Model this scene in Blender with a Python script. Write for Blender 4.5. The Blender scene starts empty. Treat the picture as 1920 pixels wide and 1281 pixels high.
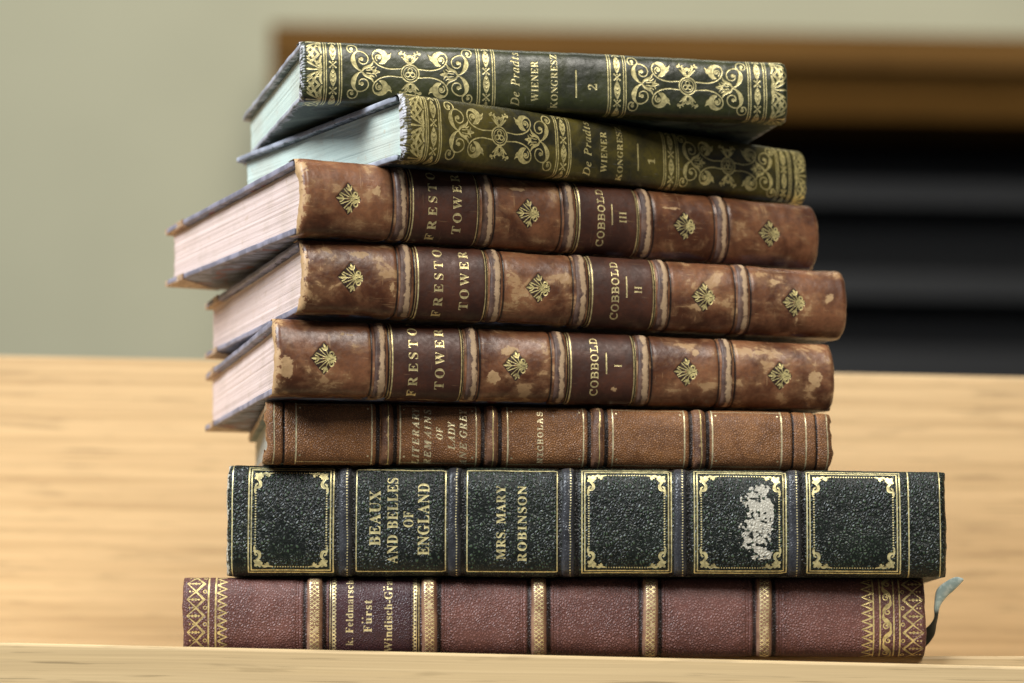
import bpy, math, random
import numpy as np
from mathutils import Matrix, Vector

random.seed(7)
MM = 0.001
SC = bpy.context.scene
COL = SC.collection

# ------------------------------------------------------------------ camera
PITCH, ROLL = 0.11447, 0.01669
cam = bpy.data.cameras.new("camera")
cam.sensor_width = 36.0
cam.lens = 5632.0 / 1920.0 * 36.0
cam.clip_start, cam.clip_end = 0.05, 100.0
cam.dof.use_dof = True
cam.dof.focus_distance = 1.000
cam.dof.aperture_fstop = 8.2
cam.dof.aperture_blades = 0
camo = bpy.data.objects.new("camera", cam)
COL.objects.link(camo)
fw = Vector((0, math.cos(PITCH), math.sin(PITCH)))
up0 = Vector((0, -math.sin(PITCH), math.cos(PITCH)))
rt0 = Vector((1, 0, 0))
rt = rt0 * math.cos(ROLL) + up0 * math.sin(ROLL)
up = up0 * math.cos(ROLL) - rt0 * math.sin(ROLL)
M = Matrix((rt, up, -fw)).transposed().to_4x4()
M.translation = Vector((0, -1.01375, -0.01152))
camo.matrix_world = M
SC.camera = camo

# ------------------------------------------------------------------ light
w = bpy.data.worlds.new("World")
SC.world = w
w.use_nodes = True
w.node_tree.nodes["Background"].inputs[0].default_value = (0.80, 0.88, 1.0, 1)
w.node_tree.nodes["Background"].inputs[1].default_value = 0.09


def area(name, loc, target, size, power, color, sy=None):
    l = bpy.data.lights.new(name, "AREA")
    l.shape = "RECTANGLE"
    l.size, l.size_y = size, sy or size
    l.energy, l.color = power, color
    o = bpy.data.objects.new(name, l)
    o.location = loc
    d = Vector(target) - Vector(loc)
    o.rotation_euler = d.to_track_quat("-Z", "Y").to_euler()
    COL.objects.link(o)
    return o


area("window_light", (-1.75, -1.10, 1.65), (0, 0, 0.08), 1.1, 122, (0.88, 0.94, 1.0), 1.3)
area("room_light", (0.8, -1.9, 2.1), (0, 0.1, 0.1), 1.2, 66, (1.0, 0.95, 0.87))
area("wall_light", (0.1, 0.9, 2.5), (0.15, 3.0, 0.8), 1.4, 44, (1.0, 0.97, 0.9))
SC.view_settings.view_transform = "Standard"
SC.view_settings.look = "None"
SC.view_settings.exposure = 0.0
SC.view_settings.gamma = 1.0
SC.cycles.max_bounces = 6


# ------------------------------------------------------------------ node helpers
class NT:
    def __init__(self, name):
        self.m = bpy.data.materials.new(name)
        self.m.use_nodes = True
        self.t = self.m.node_tree
        self.t.nodes.clear()
        self.out = self.t.nodes.new("ShaderNodeOutputMaterial")

    def n(self, typ, **kw):
        nd = self.t.nodes.new(typ)
        for k, v in kw.items():
            if k.startswith("_"):
                continue
            setattr(nd, k, v)
        return nd

    def L(self, a, b):
        self.t.links.new(a, b)

    def put(self, sock, v):
        if isinstance(v, bpy.types.NodeSocket):
            self.L(v, sock)
        else:
            if isinstance(v, (tuple, list)) and len(v) == 3 and sock.type == "RGBA":
                v = (*v, 1)
            sock.default_value = v

    def attr(self, name, vec=False):
        a = self.n("ShaderNodeAttribute")
        a.attribute_name = name
        return a.outputs["Vector"] if vec else a.outputs["Fac"]

    def mapping(self, v, scale=(1, 1, 1), rot=(0, 0, 0), loc=(0, 0, 0)):
        m = self.n("ShaderNodeMapping")
        self.L(v, m.inputs[0])
        m.inputs["Scale"].default_value = scale
        m.inputs["Rotation"].default_value = rot
        m.inputs["Location"].default_value = loc
        return m.outputs[0]

    def noise(self, v, scale, detail=4, rough=0.55, dist=0.0, color=False):
        m = self.n("ShaderNodeTexNoise")
        self.L(v, m.inputs["Vector"])
        m.inputs["Scale"].default_value = scale
        m.inputs["Detail"].default_value = detail
        m.inputs["Roughness"].default_value = rough
        m.inputs["Distortion"].default_value = dist
        return m.outputs["Color" if color else "Fac"]

    def vor(self, v, scale, feature="F1", smooth=0.4, rnd=1.0):
        m = self.n("ShaderNodeTexVoronoi", feature=feature)
        self.L(v, m.inputs["Vector"])
        m.inputs["Scale"].default_value = scale
        m.inputs["Randomness"].default_value = rnd
        if feature == "SMOOTH_F1":
            m.inputs["Smoothness"].default_value = smooth
        return m.outputs["Distance"]

    def mix(self, f, a, b, mode="MIX"):
        m = self.n("ShaderNodeMix", data_type="RGBA", blend_type=mode)
        m.clamp_factor = True
        self.put(m.inputs[0], f)
        self.put(m.inputs[6], a)
        self.put(m.inputs[7], b)
        return m.outputs[2]

    def math(self, op, a, b=0.0, c=0.0, clamp=False):
        m = self.n("ShaderNodeMath", operation=op)
        m.use_clamp = clamp
        self.put(m.inputs[0], a)
        self.put(m.inputs[1], b)
        self.put(m.inputs[2], c)
        return m.outputs[0]

    def sm(self, v, lo, hi, a=0.0, b=1.0, lin=False):
        m = self.n("ShaderNodeMapRange")
        m.interpolation_type = "LINEAR" if lin else "SMOOTHSTEP"
        self.put(m.inputs[0], v)
        for i, q in enumerate((lo, hi, a, b)):
            m.inputs[i + 1].default_value = q
        return m.outputs[0]

    def bump(self, h, strength, dist, normal=None):
        m = self.n("ShaderNodeBump")
        m.inputs["Strength"].default_value = strength
        m.inputs["Distance"].default_value = dist
        self.L(h, m.inputs["Height"])
        if normal:
            self.L(normal, m.inputs["Normal"])
        return m.outputs[0]

    def bsdf(self, color, rough=0.5, metal=0.0, normal=None, spec=0.5, coat=0.0):
        b = self.n("ShaderNodeBsdfPrincipled")
        self.put(b.inputs["Base Color"], color)
        self.put(b.inputs["Roughness"], rough)
        self.put(b.inputs["Metallic"], metal)
        b.inputs["Specular IOR Level"].default_value = spec
        b.inputs["Coat Weight"].default_value = coat
        b.inputs["Coat Roughness"].default_value = 0.25
        if normal:
            self.L(normal, b.inputs["Normal"])
        return b.outputs[0]

    def done(self, sh):
        self.L(sh, self.out.inputs[0])
        return self.m


GOLD = (0.86, 0.71, 0.30)


def leather(name, dark, mid, wearc, grain=0.0, gsize=1.0, gstr=0.6, mott=0.09, wbias=0.62, wk=0.55, rough=0.45,
            gold=GOLD, scratch=0.0, tops=None, patch=None, coat=0.0, gerode=0.38, shift=0.0, wsoft=0.07, cav=0.3):
    """leather in millimetre coordinates; wear, ink and gold tooling come from the sheet's own attributes"""
    t = NT(name)
    P = t.attr("pc", True)
    if shift:
        P = t.mapping(P, loc=(shift, shift * 0.7, shift * 0.3))
    n1 = t.noise(P, mott, 5, 0.6, 0.6)
    n2 = t.noise(P, 0.7, 4, 0.6)
    n3 = t.noise(t.mapping(P, (0.75, 1.0, 1)), 0.15, 6, 0.62, 0.25)
    c = t.mix(t.sm(n1, 0.36, 0.64), dark, mid)
    c = t.mix(t.sm(n2, 0.35, 0.75, 0, 0.35), c, tuple(x * 0.45 for x in dark))
    wear = t.attr("wear")
    if patch:      # rubbed pale blotches
        pm = t.sm(n3, patch[0], patch[0] + 0.055, 0, patch[1])
        soft = t.sm(n3, patch[0] - 0.12, patch[0] + 0.04, 0, 0.30)
        c = t.mix(soft, c, tuple((a + b * 1.2) / 2 for a, b in zip(mid, wearc)))
        c = t.mix(pm, c, wearc)
    h = None
    if grain:
        wob = t.n("ShaderNodeVectorMath", operation="MULTIPLY_ADD")
        t.L(t.noise(P, 0.35, 2, 0.5, 0, True), wob.inputs[0])
        wob.inputs[1].default_value = (1.0, 1.0, 0)
        t.L(P, wob.inputs[2])
        v = t.vor(t.mapping(wob.outputs[0], (1, 0.86, 1), (0, 0, 0.5)), 1.0 / gsize, "DISTANCE_TO_EDGE", rnd=0.9)
        v1 = t.sm(v, 0.0, 0.42)
        v2 = t.noise(P, 2.0 / gsize, 2, 0.5)
        h = t.math("MULTIPLY_ADD", v2, 0.22, v1)
        lowc = tuple(x * 0.55 for x in dark)
        c = t.mix(t.sm(v1, 0.0, 0.45, cav, 0.0), c, lowc)
        if tops:
            c = t.mix(t.sm(h, 0.55, 1.1, 0, 1), c, tops)
        hh = t.math("MULTIPLY", h, t.sm(t.noise(P, 0.06, 2), 0.32, 0.6, 0.40, 1.0))
        nrm = t.bump(hh, gstr, grain * MM)
    else:
        h = t.noise(P, 1.7, 5, 0.7)
        nrm = t.bump(h, 0.35, 0.10 * MM)
    nrm = t.bump(t.noise(P, 0.10, 2, 0.5), 0.4, 0.35 * MM, nrm)
    gnrm = t.bump(t.noise(P, 0.9, 3, 0.6), 0.25, 0.12 * MM)
    wn = t.noise(P, 0.5, 6, 0.68, 0.4)
    wm = t.sm(t.math("MULTIPLY_ADD", wear, wk, wn), wbias, wbias + wsoft)
    c = t.mix(wm, c, t.mix(t.noise(P, 1.2, 3), wearc, tuple(x * 0.72 for x in wearc)))
    if grain:
        c = t.mix(t.math('MULTIPLY', wm, t.sm(v1, 0.0, 0.35, 0.3, 0.0)), c, dark)
    if scratch:
        s1 = t.noise(t.mapping(P, (0.22, 2.6, 1), (0, 0, 0.5)), 0.55, 3, 0.5)
        s2 = t.noise(t.mapping(P, (2.4, 0.18, 1), (0, 0, 0.25)), 0.5, 3, 0.5)
        sc = t.math("MAXIMUM", t.sm(s1, 0.66, 0.74), t.sm(s2, 0.68, 0.76))
        c = t.mix(t.math("MULTIPLY", sc, scratch), c, wearc)
    ink = t.attr("ink")
    c = t.mix(t.sm(ink, 0.15, 0.85, 0, 0.93), c, (0.006, 0.004, 0.004))
    ro = t.math("ADD", t.math("MULTIPLY", t.sm(n2, 0.3, 0.7), 0.16), rough - 0.05)
    ro = t.math("ADD", ro, t.math("MULTIPLY", wm, 0.18))
    base = t.bsdf(c, ro, 0.0, nrm, 0.45, coat)
    g = t.attr("gold")
    er = t.sm(t.noise(P, 1.1, 5, 0.7), gerode - 0.06, gerode + 0.05, 0.12, 1)
    gm = t.math("MULTIPLY", t.sm(g, 0.38, 0.6), t.math("MULTIPLY", er, t.sm(t.noise(P, 0.11, 3, 0.6), 0.30, 0.52, 0.62, 1)))
    gc = t.mix(t.sm(t.noise(P, 0.8, 3), 0.4, 0.65), gold, tuple(x * 0.62 for x in gold))
    gs = t.bsdf(gc, 0.38, 0.5, gnrm, 0.5)
    mx = t.n("ShaderNodeMixShader")
    t.L(gm, mx.inputs[0])
    t.L(base, mx.inputs[1])
    t.L(gs, mx.inputs[2])
    return t.done(mx.outputs[0])


def pages(name, col, col2, seed=0.0):
    t = NT(name)
    P = t.mapping(t.attr("pc", True), loc=(seed, seed, seed))
    lines = t.noise(t.mapping(P, (0.03, 0.012, 3.0)), 1.6, 4, 0.7)
    big = t.noise(t.mapping(P, (0.05, 0.03, 0.8)), 1.0, 3, 0.5)
    c = t.mix(t.sm(lines, 0.30, 0.60), col2, col)
    c = t.mix(t.sm(big, 0.5, 0.75, 0, 0.5), c, tuple(x * 1.1 for x in col))
    gap = t.sm(t.noise(t.mapping(P, (0.02, 0.012, 2.2), loc=(9, 3, 5)), 1.0, 2, 0.5), 0.67, 0.71, 0, 0.28)
    c = t.mix(gap, c, tuple(x * 0.45 for x in col2))
    foxing = t.sm(t.noise(P, 0.30, 4, 0.6), 0.60, 0.72, 0, 0.4)
    c = t.mix(foxing, c, (0.50, 0.34, 0.20))
    c = t.mix(t.sm(t.noise(P, 0.05, 3, 0.6), 0.45, 0.7, 0, 0.30), c, (0.42, 0.33, 0.24))
    return t.done(t.bsdf(c, 0.85, 0, t.bump(lines, 0.6, 0.25 * MM), 0.15))


def marbled(name, a, b, c3, vein, edge, seed=0.0, em=0.75):
    t = NT(name)
    P = t.mapping(t.attr("pc", True), loc=(seed, seed * 2, 0))
    n = t.noise(t.mapping(P, (1, 1, 0.2)), 0.055, 4, 0.55, 2.2)
    v = t.n("ShaderNodeTexWave", wave_type="BANDS", bands_direction="DIAGONAL")
    t.L(P, v.inputs[0])
    v.inputs["Scale"].default_value = 0.02
    v.inputs["Distortion"].default_value = 14
    v.inputs["Detail"].default_value = 3
    v.inputs["Detail Scale"].default_value = 0.6
    c = t.mix(t.sm(n, 0.42, 0.50), a, b)
    c = t.mix(t.sm(n, 0.56, 0.60), c, c3)
    c = t.mix(t.sm(v.outputs["Fac"], 0.86, 0.96, 0, 0.8), c, vein)
    wr = t.attr("wear")
    wn = t.noise(P, 0.35, 5, 0.65, 0.3)
    m = t.sm(t.math("MULTIPLY_ADD", wr, 0.42, wn), em, em + 0.08)
    c = t.mix(m, c, t.mix(t.sm(t.noise(P, 0.12, 3), 0.4, 0.6), edge, tuple(x * 0.6 for x in edge)))
    return t.done(t.bsdf(c, 0.55, 0, t.bump(wn, 0.4, 0.2 * MM), 0.4))


def oak(name, light, dark, sx=1.0, rough=0.45, strength=1.0, spec=0.4):
    t = NT(name)
    tc = t.n("ShaderNodeTexCoord")
    P = t.mapping(tc.outputs["Object"], (1, 1, 1))
    warp = t.n("ShaderNodeVectorMath", operation="MULTIPLY_ADD")
    t.L(t.noise(t.mapping(P, (2.0, 2, 5)), 2.0, 2, 0.5, 0, True), warp.inputs[0])
    warp.inputs[1].default_value = (0.0, 0.0, 0.004)
    t.L(P, warp.inputs[2])
    W = warp.outputs[0]
    g1 = t.noise(t.mapping(W, (1.8 * sx, 2, 125)), 2.0, 5, 0.62, 0.1)
    g2 = t.noise(t.mapping(W, (6 * sx, 12, 420)), 2.0, 3, 0.6)
    g3 = t.noise(t.mapping(W, (2.4, 3, 4)), 1.3, 2, 0.5)
    pores = t.noise(t.mapping(W, (16, 30, 700)), 1.6, 2, 0.6)
    c = t.mix(t.sm(g1, 0.38, 0.68, 0, strength), light, dark)
    c = t.mix(t.sm(g2, 0.35, 0.75, 0, 0.35), c, tuple(x * 0.72 for x in dark))
    c = t.mix(t.sm(g3, 0.35, 0.7, 0, 0.35), c, tuple(x * 1.12 for x in light))
    c = t.mix(t.sm(pores, 0.62, 0.72, 0, 0.55), c, tuple(x * 0.4 for x in dark))
    fl = t.noise(t.mapping(W, (14, 5, 170)), 1.6, 3, 0.55)
    c = t.mix(t.sm(fl, 0.57, 0.68, 0, 0.34), c, tuple(x * 0.5 for x in dark))
    ro = t.sm(g2, 0.3, 0.7, rough, rough + 0.15)
    return t.done(t.bsdf(c, ro, 0, t.bump(g2, 0.3, 0.3 * MM), spec))


def plain(name, col, rough=0.6, scale=20, var=0.15, metal=0.0):
    t = NT(name)
    tc = t.n("ShaderNodeTexCoord")
    n = t.noise(tc.outputs["Object"], scale, 4, 0.6)
    c = t.mix(t.sm(n, 0.3, 0.7), tuple(x * (1 - var) for x in col), tuple(x * (1 + var) for x in col))
    return t.done(t.bsdf(c, rough, metal, t.bump(n, 0.2, 0.5 * MM), 0.35))


# ------------------------------------------------------------------ numeric noise
def vnoise(x, y, scale, seed):
    rs = np.random.RandomState(seed)
    x, y = np.broadcast_arrays(x, y)
    tab = rs.rand(256, 256)
    X, Y = x / scale + 1000.0, y / scale + 1000.0
    i, j = np.floor(X).astype(int), np.floor(Y).astype(int)
    u, v = X - i, Y - j
    u, v = u * u * (3 - 2 * u), v * v * (3 - 2 * v)
    g = lambda a, b: tab[a % 256, b % 256]
    return (g(i, j) * (1 - u) + g(i + 1, j) * u) * (1 - v) + (g(i, j + 1) * (1 - u) + g(i + 1, j + 1) * u) * v


def fbm(x, y, scale, seed, oct=4):
    r, a, tot = 0, 1.0, 0
    for k in range(oct):
        r = r + a * vnoise(x, y, scale / 2 ** k, seed + k)
        tot += a
        a *= 0.55
    return r / tot


# ------------------------------------------------------------------ letters
GL = {}
BASE = {"bold": (0x1D400, 0x1D41A), "ital": (0x1D434, 0x1D44E), "bital": (0x1D468, 0x1D482), "mono": (0x1D670, 0x1D68A)}


def glyph(ch, style):
    k = (ch, style)
    if k in GL:
        return GL[k]
    body = ch
    if style in BASE:
        if "A" <= ch <= "Z":
            body = chr(BASE[style][0] + ord(ch) - 65)
        elif "a" <= ch <= "z":
            body = chr(BASE[style][1] + ord(ch) - 97)
        elif "0" <= ch <= "9" and style in ("bold", "bital"):
            body = chr(0x1D7CE + ord(ch) - 48)
    c = bpy.data.curves.new("glyph", "FONT")
    c.body = body
    c.size = 1.0
    c.resolution_u = 4
    o = bpy.data.objects.new("glyph", c)
    COL.objects.link(o)
    dg = bpy.context.evaluated_depsgraph_get()
    dg.update()
    e = o.evaluated_get(dg)
    me = e.to_mesh()
    me.calc_loop_triangles()
    co = np.array([v.co[:2] for v in me.vertices]).reshape(-1, 2)
    tr = np.array([list(x.vertices) for x in me.loop_triangles], int).reshape(-1, 3)
    e.to_mesh_clear()
    bpy.data.objects.remove(o)
    bpy.data.curves.remove(c)
    GL[k] = (co, tr)
    return GL[k]


RES = 0.17


class Canvas:
    """a flat sheet in millimetres (x along the spine, s round its curve) that tooling is stamped on"""

    def __init__(self, L, s0, s1):
        self.L, self.s0, self.s1 = L, s0, s1
        self.nx = int(round(L / RES)) + 1
        self.ns = int(round((s1 - s0) / RES)) + 1
        self.x = np.linspace(0, L, self.nx)
        self.s = np.linspace(s0, s1, self.ns)
        self.dx, self.ds = L / (self.nx - 1), (s1 - s0) / (self.ns - 1)
        self.ch = {k: np.zeros((self.nx, self.ns), np.float32) for k in ("gold", "wear", "ink", "off")}
        self.ox, self.os, self.fx, self.fs = 0.0, 0.0, 1, 1      # drawing origin and mirror

    def tr(self, p):
        return (self.ox + self.fx * p[0], self.os + self.fs * p[1])

    def win(self, xa, xb, sa, sb):
        i0 = max(0, int((xa) / self.dx) - 1)
        i1 = min(self.nx, int((xb) / self.dx) + 3)
        j0 = max(0, int((sa - self.s0) / self.ds) - 1)
        j1 = min(self.ns, int((sb - self.s0) / self.ds) + 3)
        return i0, i1, j0, j1

    def seg(self, p, q, r0, r1=None, ch="gold", val=1.0, erase=False, soft=None):
        r1 = r0 if r1 is None else r1
        p, q = self.tr(p), self.tr(q)
        R = max(r0, r1) + RES + (soft or 0)
        i0, i1, j0, j1 = self.win(min(p[0], q[0]) - R, max(p[0], q[0]) + R, min(p[1], q[1]) - R, max(p[1], q[1]) + R)
        if i0 >= i1 or j0 >= j1:
            return
        X, Y = self.x[i0:i1, None], self.s[None, j0:j1]
        dx, dy = q[0] - p[0], q[1] - p[1]
        l2 = dx * dx + dy * dy + 1e-9
        t = np.clip(((X - p[0]) * dx + (Y - p[1]) * dy) / l2, 0, 1)
        d = np.hypot(X - p[0] - t * dx, Y - p[1] - t * dy) - (r0 + (r1 - r0) * t)
        c = np.clip(0.5 - d / (soft or RES), 0, 1) * val
        a = self.ch[ch]
        if erase:
            a[i0:i1, j0:j1] = np.minimum(a[i0:i1, j0:j1], 1 - c)
        else:
            a[i0:i1, j0:j1] = np.maximum(a[i0:i1, j0:j1], c)

    def line(self, pts, r, **k):
        for a, b in zip(pts[:-1], pts[1:]):
            self.seg(a, b, r, **k)

    def curve(self, pts, n=6, **k):
        """smooth stroke through (x, s, radius) points"""
        P = [np.array(p, float) for p in pts]
        P = [2 * P[0] - P[1]] + P + [2 * P[-1] - P[-2]]
        out = []
        for a, b, c, d in zip(P[:-3], P[1:-2], P[2:-1], P[3:]):
            for i in range(n):
                t = i / n
                out.append(0.5 * (2 * b + (c - a) * t + (2 * a - 5 * b + 4 * c - d) * t * t + (3 * b - a - 3 * c + d) * t ** 3))
        out.append(P[-2])
        for a, b in zip(out[:-1], out[1:]):
            self.seg(a[:2], b[:2], max(a[2], 0.03), max(b[2], 0.03), **k)

    def spiral(self, cx, cy, r0, r1, a0, turns, w0, w1, n=20, **k):
        pts = []
        m = max(6, int(abs(turns) * n))
        for i in range(m + 1):
            t = i / m
            a = math.radians(a0) + turns * 2 * math.pi * t
            r = r0 + (r1 - r0) * t
            pts.append((cx + r * math.cos(a), cy + r * math.sin(a), w0 + (w1 - w0) * t))
        for a, b in zip(pts[:-1], pts[1:]):
            self.seg(a[:2], b[:2], a[2], b[2], **k)

    def disc(self, x, s, r, **k):
        self.seg((x, s), (x + 1e-4, s), r, **k)

    def ring(self, x, s, r, w, n=24, **k):
        self.spiral(x, s, r, r, 0, 1, w, w, n, **k)

    def rect(self, x0, x1, s0, s1, ch="gold", val=1.0):
        a = self.ch[ch]
        cx = np.clip(0.5 + np.minimum(self.x - x0, x1 - self.x) / self.dx, 0, 1)
        cs = np.clip(0.5 + np.minimum(self.s - s0, s1 - self.s) / self.ds, 0, 1)
        np.maximum(a, (cx[:, None] * cs[None, :] * val).astype(np.float32), out=a)

    def frame(self, x0, x1, s0, s1, w):
        for a in (x0, x1):
            self.rect(a - w / 2, a + w / 2, s0, s1)
        for b in (s0, s1):
            self.rect(x0 - w / 2, x1 + w / 2, b - w / 2, b + w / 2)

    def text(self, txt, xc, sa, sb, cap, style="bold", bold=0.0, fill=0.85, slant=0.0, wide=None, val=1.0):
        """letters read along +s with their tops towards -x; spread to fill sa..sb"""
        H = glyph("H", style)[0]
        k = cap / (H[:, 1].max() - H[:, 1].min())
        base = H[:, 1].min()
        items, wsum = [], 0.0
        for c in txt:
            if c == " ":
                items.append(None)
                wsum += 0.30 * k
                continue
            co, tr_ = glyph(c, style)
            wd = (co[:, 0].max() - co[:, 0].min()) * k
            items.append((co, tr_, wd))
            wsum += wd
        n = len(txt)
        gap = ((sb - sa) - wsum) / max(1, n - 1) if n > 1 else 0
        sx = 1.0
        if gap < 0.10 * cap and n > 1:        # condense the letters
            gap = 0.13 * cap
            sx = ((sb - sa) - gap * (n - 1)) / wsum
        s = sa
        for it in items:
            if it is None:
                s += 0.30 * k * sx + gap
                continue
            co, tr_, wd = it
            u = (co[:, 0] - co[:, 0].min()) * k * sx
            v = (co[:, 1] - base) * k
            xs = xc + cap / 2 - v
            ss = s + u
            self.tris(np.stack([xs, ss], 1), tr_, bold, val)
            s += wd * sx + gap

    def tris(self, co, tr_, bold, val=1.0):
        i0, i1, j0, j1 = self.win(co[:, 0].min(), co[:, 0].max(), co[:, 1].min(), co[:, 1].max())
        if i0 >= i1 or j0 >= j1:
            return
        acc = np.zeros((i1 - i0, j1 - j0), np.float32)
        N = 4
        for a in range(N):
            for b in range(N):
                X = (self.x[i0:i1] + ((a + 0.5) / N - 0.5) * self.dx * 1.3)[:, None]
                Y = (self.s[j0:j1] + ((b + 0.5) / N - 0.5) * self.ds * 1.3)[None, :]
                ins = np.zeros(acc.shape, bool)
                for t in tr_:
                    p, q, r = co[t]
                    d1 = (X - q[0]) * (p[1] - q[1]) - (p[0] - q[0]) * (Y - q[1])
                    d2 = (X - r[0]) * (q[1] - r[1]) - (q[0] - r[0]) * (Y - r[1])
                    d3 = (X - p[0]) * (r[1] - p[1]) - (r[0] - p[0]) * (Y - p[1])
                    ins |= ((d1 >= 0) & (d2 >= 0) & (d3 >= 0)) | ((d1 <= 0) & (d2 <= 0) & (d3 <= 0))
                acc += ins
        acc = np.clip(acc / (N * N) * (1 + bold) + 0.0, 0, 1) * val
        g = self.ch["gold"]
        g[i0:i1, j0:j1] = np.maximum(g[i0:i1, j0:j1], acc)


# ------------------------------------------------------------------ meshes
def link(name, me, mat, parent=None):
    o = bpy.data.objects.new(name, me)
    COL.objects.link(o)
    if mat:
        me.materials.append(mat)
    if parent:
        o.parent = parent
    return o


def grid_mesh(name, P, attrs, pc, flip=False, extra=None):
    nx, ns = P.shape[:2]
    me = bpy.data.meshes.new(name)
    me.vertices.add(nx * ns)
    me.vertices.foreach_set("co", (P.reshape(-1, 3) * MM).astype(np.float32).ravel())
    idx = np.arange(nx * ns).reshape(nx, ns)
    q = np.stack([idx[:-1, :-1], idx[1:, :-1], idx[1:, 1:], idx[:-1, 1:]], -1).reshape(-1, 4)
    if flip:
        q = q[:, ::-1]
    nf = len(q)
    me.loops.add(nf * 4)
    me.loops.foreach_set("vertex_index", q.ravel().astype(np.int32))
    me.polygons.add(nf)
    me.polygons.foreach_set("loop_start", (np.arange(nf) * 4).astype(np.int32))
    me.polygons.foreach_set("loop_total", np.full(nf, 4, np.int32))
    me.update(calc_edges=True)
    for k, v in attrs.items():
        a = me.attributes.new(k, "FLOAT", "POINT")
        a.data.foreach_set("value", v.astype(np.float32).ravel())
    a = me.attributes.new("pc", "FLOAT_VECTOR", "POINT")
    a.data.foreach_set("vector", pc.astype(np.float32).ravel())
    me.shade_smooth()
    return me


def poly_mesh(name, verts, faces, smooth=False, wear=None):
    me = bpy.data.meshes.new(name)
    v = np.array(verts, float)
    me.from_pydata((v * MM).tolist(), [], faces)
    a = me.attributes.new("pc", "FLOAT_VECTOR", "POINT")
    a.data.foreach_set("vector", v.astype(np.float32).ravel())
    if wear is not None:
        a = me.attributes.new("wear", "FLOAT", "POINT")
        a.data.foreach_set("value", np.array(wear, np.float32))
    if smooth:
        me.shade_smooth()
    me.update()
    return me


def cube_grid(xs, ys, zs):
    """surface of a box as a welded grid"""
    V, idx, F = [], {}, []

    def vid(i, j, k):
        key = (i, j, k)
        if key not in idx:
            idx[key] = len(V)
            V.append((xs[i], ys[j], zs[k]))
        return idx[key]
    nx, ny, nz = len(xs) - 1, len(ys) - 1, len(zs) - 1
    for i in range(nx):
        for j in range(ny):
            F.append((vid(i, j, 0), vid(i, j + 1, 0), vid(i + 1, j + 1, 0), vid(i + 1, j, 0)))
            F.append((vid(i, j, nz), vid(i + 1, j, nz), vid(i + 1, j + 1, nz), vid(i, j + 1, nz)))
    for i in range(nx):
        for k in range(nz):
            F.append((vid(i, 0, k), vid(i + 1, 0, k), vid(i + 1, 0, k + 1), vid(i, 0, k + 1)))
            F.append((vid(i, ny, k), vid(i, ny, k + 1), vid(i + 1, ny, k + 1), vid(i + 1, ny, k)))
    for j in range(ny):
        for k in range(nz):
            F.append((vid(0, j, k), vid(0, j, k + 1), vid(0, j + 1, k + 1), vid(0, j + 1, k)))
            F.append((vid(nx, j, k), vid(nx, j + 1, k), vid(nx, j + 1, k + 1), vid(nx, j, k + 1)))
    return np.array(V, float), F


def rounded(V, lo, hi, r):
    lo, hi = np.array(lo, float), np.array(hi, float)
    c = np.clip(V, lo + r, hi - r)
    d = V - c
    n = np.linalg.norm(d, axis=1, keepdims=True)
    return np.where(n > 1e-9, c + d / np.maximum(n, 1e-9) * r, V)


def breaks(a, b, step, r):
    n = max(1, int((b - a - 2 * r) / step))
    mid = list(np.linspace(a + r, b - r, n + 1))
    return [a, a + r * 0.35] + mid + [b - r * 0.35, b]


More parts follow.
